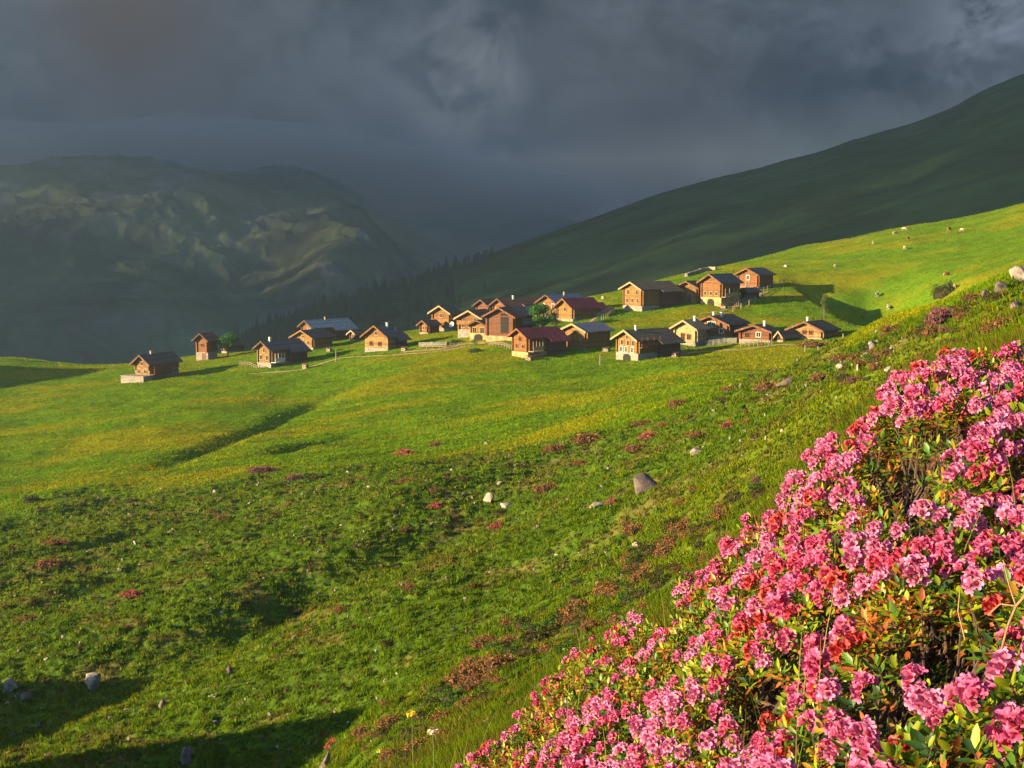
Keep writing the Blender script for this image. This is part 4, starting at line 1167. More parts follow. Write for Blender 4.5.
# ------------------------------------------------------------------ cows
def cow_mesh(name, graze, body, patch):
    """one skinned body grown along its skeleton, 2.3 m long, facing +x"""
    P = {'pelvis': (-0.75, 0, 1.12, .33), 'belly': (-0.15, 0, 1.05, .40), 'chest': (0.45, 0, 1.08, .36), 'withers': (0.68, 0, 1.2, .25)}
    edges = [('pelvis', 'belly'), ('belly', 'chest'), ('chest', 'withers')]
    if graze:
        P.update(neck=(1.0, 0, 0.85, .17), poll=(1.2, 0, 0.52, .13), muzzle=(1.33, 0, 0.18, .09))
    else:
        P.update(neck=(1.0, 0, 1.38, .17), poll=(1.22, 0, 1.55, .13), muzzle=(1.58, 0, 1.38, .09))
    edges += [('withers', 'neck'), ('neck', 'poll'), ('poll', 'muzzle')]
    for s, t in ((1, 'l'), (-1, 'r')):
        P.update({'hip' + t: (-0.82, s * .2, .95, .19), 'stifle' + t: (-0.68, s * .23, .70, .12), 'hock' + t: (-0.93, s * .22, .46, .07), 'hf' + t: (-0.86, s * .22, .06, .06),
                  'sh' + t: (0.5, s * .2, .85, .16), 'knee' + t: (0.52, s * .2, .42, .07), 'ff' + t: (0.50, s * .2, .06, .06), 'ear' + t: (P['poll'][0] - .03, s * .24, P['poll'][2] + .04, .035)})
        edges += [('pelvis', 'hip' + t), ('hip' + t, 'stifle' + t), ('stifle' + t, 'hock' + t), ('hock' + t, 'hf' + t), ('chest', 'sh' + t), ('sh' + t, 'knee' + t), ('knee' + t, 'ff' + t), ('poll', 'ear' + t)]
    P['tail0'] = (-1.08, 0, 1.2, .06); P['tail1'] = (-1.16, 0, .6, .04); edges += [('pelvis', 'tail0'), ('tail0', 'tail1')]
    keys = list(P); me = bpy.data.meshes.new(name); me.from_pydata([P[k][:3] for k in keys], [(keys.index(a), keys.index(b)) for a, b in edges], [])
    o = link(bpy.data.objects.new('tmp', me)); o.modifiers.new('s', 'SKIN')
    for i, k in enumerate(keys): me.skin_vertices[0].data[i].radius = (P[k][3],) * 2; me.skin_vertices[0].data[i].use_root = (k == 'pelvis')
    sb = o.modifiers.new('d', 'SUBSURF'); sb.levels = 1
    dg = bpy.context.evaluated_depsgraph_get(); nm = bpy.data.meshes.new_from_object(o.evaluated_get(dg)); bpy.data.objects.remove(o)
    nm.name = name; n = len(nm.vertices); v = np.empty(n * 3, np.float32); nm.vertices.foreach_get('co', v); v = v.reshape(-1, 3)
    m = sstep(0.0, 0.08, fbm(v[:, 0] * 1.3 + 3, v[:, 1] * 1.3 + v[:, 2] * 1.3, 2, 77))[:, None]
    c = np.array(body) * (1 - m) + np.array(patch) * m
    for a in list(nm.color_attributes): nm.color_attributes.remove(a)
    ca = nm.color_attributes.new('Col', 'FLOAT_COLOR', 'POINT'); ca.data.foreach_set('color', np.concatenate([c, np.ones((n, 1))], 1).astype(np.float32).ravel())
    nm.materials.clear(); nm.materials.append(M['needles']); return nm


COWS = [cow_mesh('cow', True, (0.30, 0.24, 0.14), (0.27, 0.2, 0.11)), cow_mesh('cow', True, (0.16, 0.07, 0.03), (0.30, 0.25, 0.17)), cow_mesh('cow', False, (0.36, 0.33, 0.27), (0.05, 0.04, 0.035)), cow_mesh('cow', False, (0.18, 0.08, 0.035), (0.2, 0.09, 0.04))]
for px, py, k, a, lab in ((955, 289, 0, 1.2, 'cream cow nearest the spur on the upper meadow'), (946.5, 277, 1, 0.2, 'brown and white cow grazing behind the cream cow'),
                          (877, 297, 2, 1.0, 'white and black cow on the upper left in the wide meadow shadow'), (888, 310, 2, 1.4, 'white and black cow lower down in the wide meadow shadow'),
                          (908, 241, 3, 0.9, 'dark brown cow with its head up high on the meadow'), (904.5, 250, 0, 1.6, 'cream cow grazing just below the dark brown cow'),
                          (873, 245, 0, 1.3, 'cream cow alone to the left of the dark brown cow'), (949, 231, 1, 0.6, 'brown and white cow high on the meadow right of the group'),
                          (895, 235, 0, 0.4, 'cream cow grazing above and left of the dark brown cow'), (962, 232, 0, 1.9, 'cream cow farthest right near the meadow skyline'), (904, 231, 0, 2.4, 'cream cow grazing above the dark brown cow')):
    x, y, z, r = at(px, py, 240); o = link(bpy.data.objects.new('cow', COWS[k])); o.location = (x, y, z - 0.02); o.scale = (.85,) * 3; o.rotation_euler = (0, 0, a); tag(o, lab, 'cow', 'cows grazing on the upper meadow')


# ------------------------------------------------------------------ grass
def sward(x, y):
    """colour and height of the grass at a place"""
    a = fbm(x / 30, y / 30, 4, 51); b = fbm(x / 7, y / 7, 4, 52); c = fbm(x / 2.2, y / 2.2, 3, 53); d = fbm(x / 45 + 0.4 * y / 45, y / 12, 3, 54)
    st = fbm(x / 16 + y / 60, y / 2.6 - x / 14, 4, 55); f = fbm(x / 0.9, y / 0.9, 2, 56)
    rm = rough_mask(x, y)
    med = np.array([0.084, 0.150, 0.002])[None] * (1 + 0.25 * b + 0.35 * st + 0.25 * c)[:, None]
    yel = 0.95 * sstep(-0.3, 0.6, 0.7 * a + 0.6 * d + 0.7 * st + 0.5 * c + 0.35 * f)[:, None]
    med = med * (1 - yel) + np.array([0.185, 0.178, 0.002]) * (1 + 0.2 * b)[:, None] * yel
    dk = sstep(0.15, 0.6, fbm(x / 20 + 3, y / 9, 4, 57))[:, None]; med = med * (1 - 0.6 * dk) + np.array([0.035, 0.085, 0.008]) * 0.6 * dk
    rgh = np.array([0.068, 0.116, 0.003])[None] * (1 + 0.3 * b + 0.5 * f)[:, None]
    br = sstep(0.1, 0.55, b + 0.7 * c)[:, None]; rgh = rgh * (1 - 0.7 * br) + np.array([0.085, 0.062, 0.012]) * 0.7 * br
    ye = sstep(0.02, 0.55, a - 0.4 * b + 0.3 * f)[:, None]; rgh = rgh * (1 - 0.7 * ye) + np.array([0.105, 0.12, 0.004]) * 0.7 * ye
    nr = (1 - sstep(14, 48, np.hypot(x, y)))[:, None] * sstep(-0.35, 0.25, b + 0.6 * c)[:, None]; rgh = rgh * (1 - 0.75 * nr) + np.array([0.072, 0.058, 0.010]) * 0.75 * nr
    return np.clip(med * (1 - rm)[:, None] + rgh * rm[:, None], 0.002, 0.2), rm, c


def build_grass(n, rlo, rhi, seed, blades):
    g = np.random.default_rng(seed)
    th = g.uniform(-0.40, 0.44, n); r = np.exp(g.uniform(math.log(rlo), math.log(rhi), n))
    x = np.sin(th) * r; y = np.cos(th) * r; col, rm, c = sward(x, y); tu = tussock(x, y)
    keep = ~((rm > 0.5) & (g.random(n) > 0.80 + 1.2 * tu))
    x, y, r, col, rm, tu = x[keep], y[keep], r[keep], col[keep], rm[keep], tu[keep]; n = len(x)
    z = ground_z(x, y)
    h = (0.19 * rm * np.clip(1 + 1.1 * tu, 0.35, 1.8) + 0.18 * (1 - rm)) * g.uniform(0.5, 1.3, n) * np.where(r < 24, 0.5, np.clip(r / 75, 0.3, 1))
    w = np.clip(r * 0.0014, 0.010, 0.26)
    az = g.uniform(0, 2 * np.pi, (n, blades)); sp = (w[:, None] * 1.6 + 0.02) * g.random((n, blades)); pa = g.uniform(0, 2 * np.pi, (n, blades))
    bx = x[:, None] + np.cos(pa) * sp; by = y[:, None] + np.sin(pa) * sp
    hh = h[:, None] * g.uniform(0.55, 1.1, (n, blades)); ln = g.uniform(0.2, 1.1, (n, blades)) * hh; la = g.uniform(0, 2 * np.pi, (n, blades))
    kind = g.random(n); tint = np.where((kind < 0.16)[:, None], np.array([[0.55, 0.62, 0.8]]), np.where((kind > 0.90)[:, None], np.array([[1.55, 1.28, 1.2]]), 1.0)); hh *= np.where(kind > 0.90, 1.35, 1.0)[:, None]
    ww = w[:, None] * g.uniform(0.5, 1.0, (n, blades))
    p0 = np.stack([bx - np.cos(az) * ww / 2, by - np.sin(az) * ww / 2, np.broadcast_to(z[:, None], bx.shape) - 0.03], -1)
    p1 = np.stack([bx + np.cos(az) * ww / 2, by + np.sin(az) * ww / 2, np.broadcast_to(z[:, None], bx.shape) - 0.03], -1)
    p2 = np.stack([bx + np.cos(la) * ln, by + np.sin(la) * ln, z[:, None] + hh], -1)
    V = np.stack([p0, p1, p2], 2).reshape(-1, 3); m = n * blades
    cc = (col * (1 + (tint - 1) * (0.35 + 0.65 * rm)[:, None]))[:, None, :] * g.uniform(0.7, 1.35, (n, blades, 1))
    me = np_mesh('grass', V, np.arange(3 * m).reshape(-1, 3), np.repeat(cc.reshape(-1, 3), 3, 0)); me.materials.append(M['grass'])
    tag(link(bpy.data.objects.new('grass', me)), 'short green mountain grass covering meadow and slope', 'grass', kind='stuff')


build_grass(400000, 24, 520, 900, 5)
build_grass(130000, 5.0, 24, 901, 7)


def build_ground_cover(n, seed):
    """heather, moss cushions, dry tufts and herbs among the grass of the rough slope"""
    g = np.random.default_rng(seed); th = g.uniform(-0.40, 0.42, n); r = np.exp(g.uniform(math.log(14), math.log(215), n)); x = np.sin(th) * r; y = np.cos(th) * r
    p = fbm(x / 9, y / 9, 3, 95); keep = (rough_mask(x, y) > 0.6) & (g.random(n) < 0.45 + 1.1 * p); x, y, r, p = x[keep], y[keep], r[keep], p[keep]; n = len(x)
    z = ground_z(x, y); R_ = np.clip(r * 0.0022, 0.06, 0.34) * g.uniform(0.5, 1.5, n); q = 16
    d = g.normal(size=(n, q, 3)); d[..., 2] = np.abs(d[..., 2]); d /= np.linalg.norm(d, axis=-1)[..., None]
    c = np.stack([x, y, z], -1)[:, None] + d * R_[:, None, None] * g.uniform(0.6, 1.05, (n, q, 1)) * np.array([1, 1, 0.75])
    s = R_[:, None, None] * 0.34; a = g.normal(size=(n, q, 3)); a /= np.linalg.norm(a, axis=-1)[..., None]; b = np.cross(a, d); b /= np.linalg.norm(b, axis=-1)[..., None]
    V = np.stack([c - a * s, c + b * s * .8, c + a * s, c - b * s * .8], 2).reshape(-1, 3)
    pal = np.array([[0.030, 0.055, 0.010], [0.045, 0.075, 0.010], [0.085, 0.050, 0.022], [0.110, 0.085, 0.028], [0.060, 0.042, 0.022], [0.10, 0.13, 0.010], [0.16, 0.14, 0.095]])
    k = g.choice(7, n, p=[.24, .20, .14, .13, .12, .12, .05]); cc = pal[k][:, None] * g.uniform(0.75, 1.3, (n, q, 1))
    me = np_mesh('ground_cover', V, np.arange(4 * n * q).reshape(-1, 4), np.repeat(cc.reshape(-1, 3), 4, 0)); me.materials.append(M['heath'])
    tag(link(bpy.data.objects.new('ground_cover', me)), 'heather, herbs and dry tufts among the grass of the rough slope', 'ground cover', kind='stuff')


build_ground_cover(26000, 950)
# ------------------------------------------------------------------ the flowering bank: alpine rhododendrons
def floret(g, c0, c1):
    """funnel of five rounded lobes along +z, base at the origin; returns verts, quads, colours"""
    V = []; Fc = []; Cc = []
    n = 20; L = g.uniform(0.011, 0.014); rad = g.uniform(0.0085, 0.0110); c0 = np.array(c0); c1 = np.array(c1)
    cm = (c0 + c1) / 2; lob = [1.0, 0.92, 0.55, 0.92]
    for t, rr, am, cc in ((0.0, 0.0018, 0, c0), (0.55, 0.0038, 0, c0), (0.85, 0.0062, 0.25, cm), (1.0, rad, 1.0, c1)):
        j = g.uniform(0.86, 1.14, 5); dz = g.uniform(-.0022, .0015, 5)
        for k in range(n):
            a = 2 * math.pi * k / n; q = (k + 2) // 4 % 5; f = 1 - am * (1 - lob[k % 4])
            V.append((math.cos(a) * rr * f * (1 + (j[q] - 1) * am), math.sin(a) * rr * f * (1 + (j[q] - 1) * am), L * (t - 0.10 * am * (1 - lob[k % 4])) + dz[q] * am))
            Cc.append(np.array(cc) * g.uniform(0.93, 1.08))
    for q in range(3):
        for k in range(n):
            j = (k + 1) % n; Fc.append((q * n + k, q * n + j, (q + 1) * n + j, (q + 1) * n + k))
    return np.array(V), np.array(Fc), np.array(Cc)


def truss_mesh(seed, c0, c1, nf):
    g = np.random.default_rng(seed); VV = []; FF = []; CC = []; off = 0
    for k in range(nf):
        t = (k + 0.5) / nf; pol = math.acos(1 - t * 1.15) ; a = k * 2.4 + g.uniform(-.3, .3)
        d = Vector((math.sin(pol) * math.cos(a), math.sin(pol) * math.sin(a), math.cos(pol) + 0.15)).normalized()
        d = (d + Vector(g.normal(size=3) * 0.18)).normalized()
        v, f, c = floret(g, c0, c1)
        q = Vector((0, 0, 1)).rotation_difference(d).to_matrix() @ Matrix.Rotation(g.uniform(0, 6.28), 3, 'Z')
        v = (np.array(q) @ v.T).T * g.uniform(0.9, 1.25) + np.array(d) * g.uniform(0.009, 0.016)
        VV.append(v); FF.append(f + off); CC.append(c); off += len(v)
    me = np_mesh('flower_truss', np.concatenate(VV), np.concatenate(FF), np.concatenate(CC)); me.materials.append(M['petal']); return me


M['petal'] = mat_attr('petal', 0.55, 0.35, 0.08, 60)
PINKS = [((0.44, 0.06, 0.12), (0.53, 0.125, 0.30)), ((0.44, 0.08, 0.15), (0.58, 0.20, 0.40)), ((0.42, 0.03, 0.05), (0.47, 0.06, 0.13)), ((0.42, 0.035, 0.03), (0.46, 0.06, 0.06)), ((0.42, 0.045, 0.09), (0.50, 0.085, 0.22))]
TRUSS = [truss_mesh(600 + 7 * i + j, c0, c1, 11 + 2 * j) for i, (c0, c1) in enumerate(PINKS) for j in range(3)]

RMAX_PX = [(380, 5.0), (430, 5.2), (500, 5.3), (600, 5.1), (700, 4.5), (800, 4.1), (900, 4.0), (1024, 4.0), (1250, 4.0)]


def bush_edge(px): return np.interp(px, [p[0] for p in RMAX_PX], [p[1] for p in RMAX_PX])


def bush_top(x, y):
    th = np.arctan2(x, y); r = np.hypot(x, y)
    z = BUSH_T.q(th, r) * r
    return z + 0.12 * fbm(x / 0.6, y / 0.55, 2, 61) + 0.05 * fbm(x / 0.2, y / 0.2, 2, 62) - 0.05


NS = 9500
th = rng.uniform(-0.10, 0.50, NS * 2); rr = np.sqrt(rng.uniform(0.85 ** 2, 5.4 ** 2, NS * 2))
xs, ys = np.sin(th) * rr, np.cos(th) * rr
zt = bush_top(xs, ys); bx_, by_ = project(np.stack([xs, ys, zt], -1))
lb = np.interp(by_, [330, 380, 440, 500, 545, 600, 640, 690, 730, 770, 900], [895, 845, 790, 742, 697, 624, 572, 502, 442, 402, 360]) + 16 * fbm(by_ / 25.0, 0 * by_ + 2, 3, 66)
ok = (rr < bush_edge(bx_) + 0.35 * fbm(xs / .5, ys / .5, 2, 63)) & (rng.random(len(xs)) < sstep(-55, 95, bx_ - lb) * 0.95 + 0.05 * (bx_ > lb)) & (by_ < 950) & (bx_ < 1300)
xs, ys, zt, bx_, by_, rr = [q[ok] for q in (xs, ys, zt, bx_, by_, rr)]
print('shoots', len(xs))
bare = sstep(0.17, 0.36, fbm(xs / 0.30 + 7, ys / 0.30, 3, 64))            # gaps where the twigs show
bare = np.maximum(bare, np.exp(-((bx_ - 950) / 56) ** 2 - ((by_ - 630) / 42) ** 2) * 1.25)
bare = np.maximum(bare, np.exp(-((bx_ - 905) / 42) ** 2 - ((by_ - 458) / 32) ** 2) * 1.25)
keep = rng.random(len(xs)) > 1.02 * bare
xs, ys, zt, bx_, by_, rr, bare = [q[keep] for q in (xs, ys, zt, bx_, by_, rr, bare)]
N = len(xs)
depth = rng.random(N) ** 2.0 * 0.16
zz_ = zt - depth
e_ = 0.06
nx = -(bush_top(xs + e_, ys) - bush_top(xs - e_, ys)) / (2 * e_); ny = -(bush_top(xs, ys + e_) - bush_top(xs, ys - e_)) / (2 * e_)
up = np.stack([nx * 0.6, ny * 0.6, np.ones(N)], -1) + rng.normal(size=(N, 3)) * 0.28
up /= np.linalg.norm(up, axis=1)[:, None]
gcol = gz
# which bush each shoot belongs to: seven plants grown into one another
SEEDS = [(470, 5.0, 'low rhododendron thinning out at the lower left end of the bank'), (585, 4.4, 'rhododendron with scattered coral flowers left of the large bottom flower cluster'), (640, 3.0, 'rhododendron with a large pale pink flower cluster at the bottom edge'),
         (745, 3.9, 'rhododendron with mixed coral and pink flowers on the left shoulder of the bank'), (800, 2.5, 'leafy rhododendron with many yellow green leaves in the lower middle of the bank'),
         (860, 3.7, 'densely pink rhododendron crowning the bank with a dark gap inside'), (900, 1.7, 'nearest rhododendron with dark green leaves and few large flowers at the bottom'), (960, 2.5, 'open rhododendron with bare dark twigs and a pale dry branch'), (1010, 3.4, 'pink rhododendron at the upper right edge with yellowing leaves behind'), (1060, 1.6, 'rhododendron in the lower right corner with dark leaves and single flowers'), (700, 2.3, 'rhododendron of the bottom edge between two large flower clusters')]
SDP = np.array([polar(p, 500, r)[:2] for p, r, _ in SEEDS]); SXY = np.stack([np.sin(SDP[:, 0]) * SDP[:, 1], np.cos(SDP[:, 0]) * SDP[:, 1]], -1)
own = np.argmin(((xs[:, None] + 0.15 * noise2(xs / .3, ys / .3, 68)[:, None] - SXY[None, :, 0]) ** 2 + (ys[:, None] + 0.15 * noise2(xs / .3 + 40, ys / .3, 69)[:, None] - SXY[None, :, 1]) ** 2), axis=1)

# leaves: whorls round every shoot tip
LV = np.array([[0, 0, 0], [-0.5, 0.35, 0.03], [0, 0.42, -0.05], [0.5, 0.35, 0.03], [-0.38, 0.78, 0.0], [0, 0.8, -0.06], [0.38, 0.78, 0.0], [0, 1.04, -0.02]])
LF = [(0, 2, 1), (0, 3, 2), (1, 2, 5), (1, 5, 4), (2, 3, 6), (2, 6, 5), (4, 5, 7), (5, 6, 7)]
LF = np.array(LF)
K = 11
shootcol = rng.random(N)
patch = fbm(xs / 0.25, ys / 0.25, 3, 65)


def make_leaves(sel):
    n = len(sel); u = up[sel]
    ref = np.where(np.abs(u[:, 2:3]) < 0.9, np.array([[0, 0, 1.0]]), np.array([[1.0, 0, 0]]))
    a = np.cross(u, ref); a /= np.linalg.norm(a, axis=1)[:, None]; b = np.cross(u, a)
    ang = rng.uniform(0, 6.28, (n, 1)) + np.arange(K)[None] * 2.399 + rng.uniform(-.25, .25, (n, K))
    tier = np.arange(K)[None] / K
    elev = 0.95 - 1.15 * tier + rng.uniform(-.25, .25, (n, K))
    rad = a[:, None] * np.cos(ang)[..., None] + b[:, None] * np.sin(ang)[..., None]
    d = rad * np.cos(elev)[..., None] + u[:, None] * np.sin(elev)[..., None]
    side = np.cross(d, u[:, None]); side /= np.linalg.norm(side, axis=-1)[..., None] + 1e-9
    nor = np.cross(side, d)
    Ls = rng.uniform(0.016, 0.027, (n, K)); Ws = Ls * rng.uniform(0.38, 0.5, (n, K))
    base = np.stack([xs[sel], ys[sel], zz_[sel]], -1)[:, None] - u[:, None] * (tier * 0.028)[..., None] + rad * 0.002
    P = base[:, :, None] + side[:, :, None] * (LV[None, None, :, 0:1] * Ws[..., None, None]) + d[:, :, None] * (LV[None, None, :, 1:2] * Ls[..., None, None]) + nor[:, :, None] * (LV[None, None, :, 2:3] * Ws[..., None, None] * 2)
    m = n * K
    f = (np.arange(m)[:, None, None] * 8 + LF[None]).reshape(-1, 3)
    green = np.array([0.055, 0.12, 0.010]); lime = np.array([0.15, 0.18, 0.006]); rust = np.array([0.22, 0.06, 0.015]); deep = np.array([0.02, 0.052, 0.014]); ochre = np.array([0.26, 0.14, 0.015])
    nearness = np.clip((by_[sel] - 520) / 240, 0, 1)[:, None] * np.clip((bx_[sel] - 560) / 300, 0, 1)[:, None]
    q = rng.random((n, K)) * 0.6 + 0.4 * shootcol[sel][:, None] + 0.35 * patch[sel][:, None] - 0.18 * nearness
    c = np.where((q < 0.17)[..., None], deep, np.where((q < 0.38)[..., None], green, np.where((q < 0.66)[..., None], lime, np.where((q < 0.74)[..., None], ochre, rust))))
    old = (tier > 0.72) & (rng.random((n, K)) < 0.55); c = np.where(old[..., None], rust * 0.9, c)
    c = c * rng.uniform(0.75, 1.25, (n, K, 1))
    return P.reshape(-1, 3), f, np.repeat(c.reshape(-1, 3), 8, 0)


# flowering shoots
fl = fbm(xs / 0.34 + 3, ys / 0.34, 3, 67)
want = 0.48 + 0.9 * fl + 0.40 * np.clip((520 - by_) / 150, 0, 1) + 0.22 * np.exp(-((bx_ - 640) / 90) ** 2 - ((by_ - 740) / 40) ** 2) * 6 \
    - 0.30 * np.clip((by_ - 545) / 90, 0, 1) * np.clip((800 - bx_) / 120, 0, 1) * (1 - np.exp(-((bx_ - 640) / 90) ** 2 - ((by_ - 745) / 40) ** 2)) + 0.25 * np.clip((600 - by_) / 100, 0, 1) - 0.26 * np.clip((by_ - 560) / 150, 0, 1) * np.clip((bx_ - 800) / 120, 0, 1) - 0.8 * np.clip(bare, 0, 1) - 0.6 * np.exp(-((bx_ - 1000) / 40) ** 2 - ((by_ - 352) / 22) ** 2)
order = np.argsort(-want + rng.uniform(-.45, .45, N)); cells = {}; flowers = []
for i in order:
    if want[i] + rng.uniform(-.25, .25) < 0.36 or depth[i] > 0.05: continue
    k = (int(xs[i] / 0.05), int(ys[i] / 0.05)); hit = False
    for dx in (-1, 0, 1):
        for dy in (-1, 0, 1):
            for j in cells.get((k[0] + dx, k[1] + dy), ()):
                if (xs[i] - xs[j]) ** 2 + (ys[i] - ys[j]) ** 2 < 0.032 ** 2: hit = True
    if hit: continue
    cells.setdefault(k, []).append(i); flowers.append(i)
flowers = np.array(flowers)
print('flowers', len(flowers), np.bincount(own[flowers]), 'in frame', int(((bx_[flowers] < 1024) & (by_[flowers] < 768)).sum()))
hue = fbm(xs / 0.22 + 11, ys / 0.22, 2, 70)
for b, (spx, sr, lab) in enumerate(SEEDS):
    x0, y0 = SXY[b]; z0 = gz(x0, y0)
    e = empty('rhododendron', (x0, y0, z0)); tag(e, lab, 'rhododendron', 'rhododendrons of the flowering bank')
    org = np.array([x0, y0, z0]); sel = np.where(own == b)[0]
    V, f, c = make_leaves(sel); me = np_mesh('leaves', V - org, f, c); me.materials.append(M['leaf']); link(bpy.data.objects.new('leaves', me), e)
    # woody stems: from a few rooted limbs out to a share of the shoots
    m = MB(); roots = [(x0 + random.uniform(-.35, .35), y0 + random.uniform(-.35, .35)) for _ in range(9)]; roots = [(x, y, gz(x, y) - 0.05) for x, y in roots]
    for i in sel[::2]:
        tip = np.array([xs[i], ys[i], zz_[i]]) - up[i] * 0.004
        rt = min(roots, key=lambda q: (q[0] - tip[0]) ** 2 + (q[1] - tip[1]) ** 2); rt = np.array(rt)
        mid = rt * 0.45 + tip * 0.55 + np.array([random.uniform(-.05, .05), random.uniform(-.05, .05), -0.05 - 0.06 * random.random()])
        lo = tip - up[i] * random.uniform(0.06, 0.12)
        m.tube(mid - org, lo - org, 0.0036, 0.0024, 4, False).tube(lo - org, tip - org, 0.0022, 0.0013, 4, False)
        if random.random() < 0.35: m.tube(rt - org, mid - org, 0.007, 0.0036, 5, False)
    m.build('branches', M['darktwig'], e)
    fs = [i for i in flowers if own[i] == b]
    def big(i): return (0 if (-20 < bx_[i] < 1044 and by_[i] < 790) else 100) + rr[i]
    fs.sort(key=big)
    rest = []
    for n_, i in enumerate(fs):
        h_ = hue[i] + 0.25 * rng.normal() + 0.25 * np.clip((by_[i] - 560) / 150, -1, 1) * np.clip((800 - bx_[i]) / 250, 0, 1) - 0.12 - 0.5 * math.exp(-((bx_[i] - 645) / 80) ** 2 - ((by_[i] - 740) / 45) ** 2)
        ci = 3 if h_ > 0.52 else (2 if h_ > 0.34 else (4 if h_ > 0.06 else (0 if h_ > -0.16 else 1)))
        me = TRUSS[ci * 3 + random.randrange(3)]
        q = Vector((0, 0, 1)).rotation_difference(Vector((up[i] + rng.normal(size=3) * 0.2).tolist())).to_euler()
        loc = np.array([xs[i], ys[i], zz_[i]]) + up[i] * 0.012 - org; lo_ = float(np.clip((by_[i] - 540) / 90, 0, 1) * np.clip((790 - bx_[i]) / 130, 0, 1)) * (0 if abs(bx_[i] - 645) < 80 and by_[i] > 700 else 1); s_ = random.uniform(0.66, 1.02) * (1 - 0.25 * lo_)
        if n_ < 99:
            o = link(bpy.data.objects.new('flower_truss', me), e); o.location = loc; o.rotation_euler = q; o.scale = (s_,) * 3
        else:
            rest.append((me, Matrix.LocRotScale(Vector(loc), q, Vector((s_,) * 3))))
    if rest:
        VV = []; FF = []; CC = []; off = 0
        for me, mw in rest:
            n = len(me.vertices); v = np.empty(n * 3, np.float32); me.vertices.foreach_get('co', v); v = v.reshape(-1, 3) @ np.array(mw.to_3x3()).T + np.array(mw.translation)
            q4 = np.empty(len(me.loops), np.int32); me.loops.foreach_get('vertex_index', q4); c = np.empty(n * 4, np.float32); me.color_attributes['Col'].data.foreach_get('color', c)
            VV.append(v); FF.append(q4.reshape(-1, 4) + off); CC.append(c.reshape(-1, 4)); off += n
        me = np_mesh('flower_trusses', np.concatenate(VV), np.concatenate(FF), np.concatenate(CC)); me.materials.append(M['petal'])
        tag(link(bpy.data.objects.new('flower_trusses', me), e), kind='stuff')
    if b == 7:                               # the pale dry branch at the right edge
        m = MB()
        def bp(px, py, r): t_, r_, z_ = polar(px, py, r); return np.array([math.sin(t_) * r_, math.cos(t_) * r_, z_]) - org
        ln = [(1000, 655, 1.86), (1008, 625, 1.82), (1016, 606, 1.80), (1030, 590, 1.78), (1045, 570, 1.76)]
        for (a, b2) in zip(ln[:-1], ln[1:]): m.tube(bp(*a), bp(*b2), 0.0016, 0.0018, 5, False)
        for a, b2 in (((1016, 606, 1.80), (1000, 604, 1.84)), ((1016, 606, 1.80), (1009, 585, 1.83)), ((1000, 604, 1.84), (988, 615, 1.86)), ((1009, 585, 1.83), (1003, 560, 1.85)), ((1030, 590, 1.78), (1016, 582, 1.8)), ((965, 640, 1.9), (958, 612, 1.92)), ((958, 612, 1.92), (960, 590, 1.93)), ((1000, 655, 1.86), (998, 680, 1.88))):
            m.tube(bp(*a), bp(*b2), 0.0010, 0.0007, 5, False)
        m.build('dry_branch', M['twig'], e)


# small wild flowers at the foot of the bank
def wildflower(px, py, r, col, label, size):
    t_, r_, z_ = polar(px, py, r); x, y = math.sin(t_) * r_, math.cos(t_) * r_; zg = gz(x, y)
    e = empty('wildflower', (x, y, zg)); tag(e, label, 'flower')
    h = max(z_ - zg, 0.05)
    MB().tube((0.01, 0, -.02), (0, 0, h), 0.0022, 0.0016, 5).build('stem', M['stem'], e)
    V = []; Fc = []; g = np.random.default_rng(int(px))
    for k in range(34):
        d = g.normal(size=3); d[2] = abs(d[2]); d /= np.linalg.norm(d); c = np.array([0, 0, h]) + d * size * g.uniform(.5, 1); a = g.normal(size=3); a /= np.linalg.norm(a); b = np.cross(a, d); s_ = size * .3
        n = len(V); V += [c - a * s_, c + b * s_, c + a * s_, c - b * s_]; Fc.append((n, n + 1, n + 2, n + 3))
    me = np_mesh('blossom', np.array(V), np.array(Fc), np.tile(np.array([col]), (len(V), 1)) * g.uniform(.8, 1.2, (len(V), 1))); me.materials.append(M['petal']); link(bpy.data.objects.new('blossom', me), e)


M['stem'] = mat_plain('flower_stem', (0.07, 0.10, 0.02), 0.7, 0.2, 30)
wildflower(412, 716, 6.0, (0.55, 0.40, 0.03), 'yellow wildflower at the lower left end of the flowering bank', 0.026)
wildflower(433, 733, 5.6, (0.55, 0.36, 0.24), 'pale cream wildflower just below the yellow wildflower', 0.028)
wildflower(380, 752, 6.4, (0.45, 0.38, 0.05), 'small yellow green wildflower left of the bank near the bottom edge', 0.018)


def tall_grass():
    g = np.random.default_rng(77); V = []; Fc = []; Cc = []
    for k in range(260):
        i = g.integers(N); x, y, z = xs[i], ys[i], zt[i]
        h = g.uniform(0.06, 0.16); a = g.uniform(0, 6.28); ln = g.uniform(0.1, 0.7) * h; w = g.uniform(.0012, .0022); col = np.array([0.22, 0.17, 0.06]) if g.random() < .6 else np.array([0.10, 0.15, 0.02])
        px_, py_ = -math.sin(a) * w, math.cos(a) * w; n = len(V); S = 5
        for s in range(S):
            t = s / (S - 1); c = np.array([x + math.cos(a) * ln * t * t, y + math.sin(a) * ln * t * t, z - 0.12 + (h + .12) * t]); q = 1 - t * .85
            V += [c + np.array([px_ * q, py_ * q, 0]), c - np.array([px_ * q, py_ * q, 0])]; Cc += [col, col]
        for s in range(S - 1): Fc.append((n + 2 * s, n + 2 * s + 1, n + 2 * s + 3, n + 2 * s + 2))
    me = np_mesh('grass', np.array(V), np.array(Fc), np.array(Cc)); me.materials.append(M['grass']); tag(link(bpy.data.objects.new('grass', me)), 'thin dry grass stalks between the rhododendrons', 'grass', kind='stuff')
tall_grass()


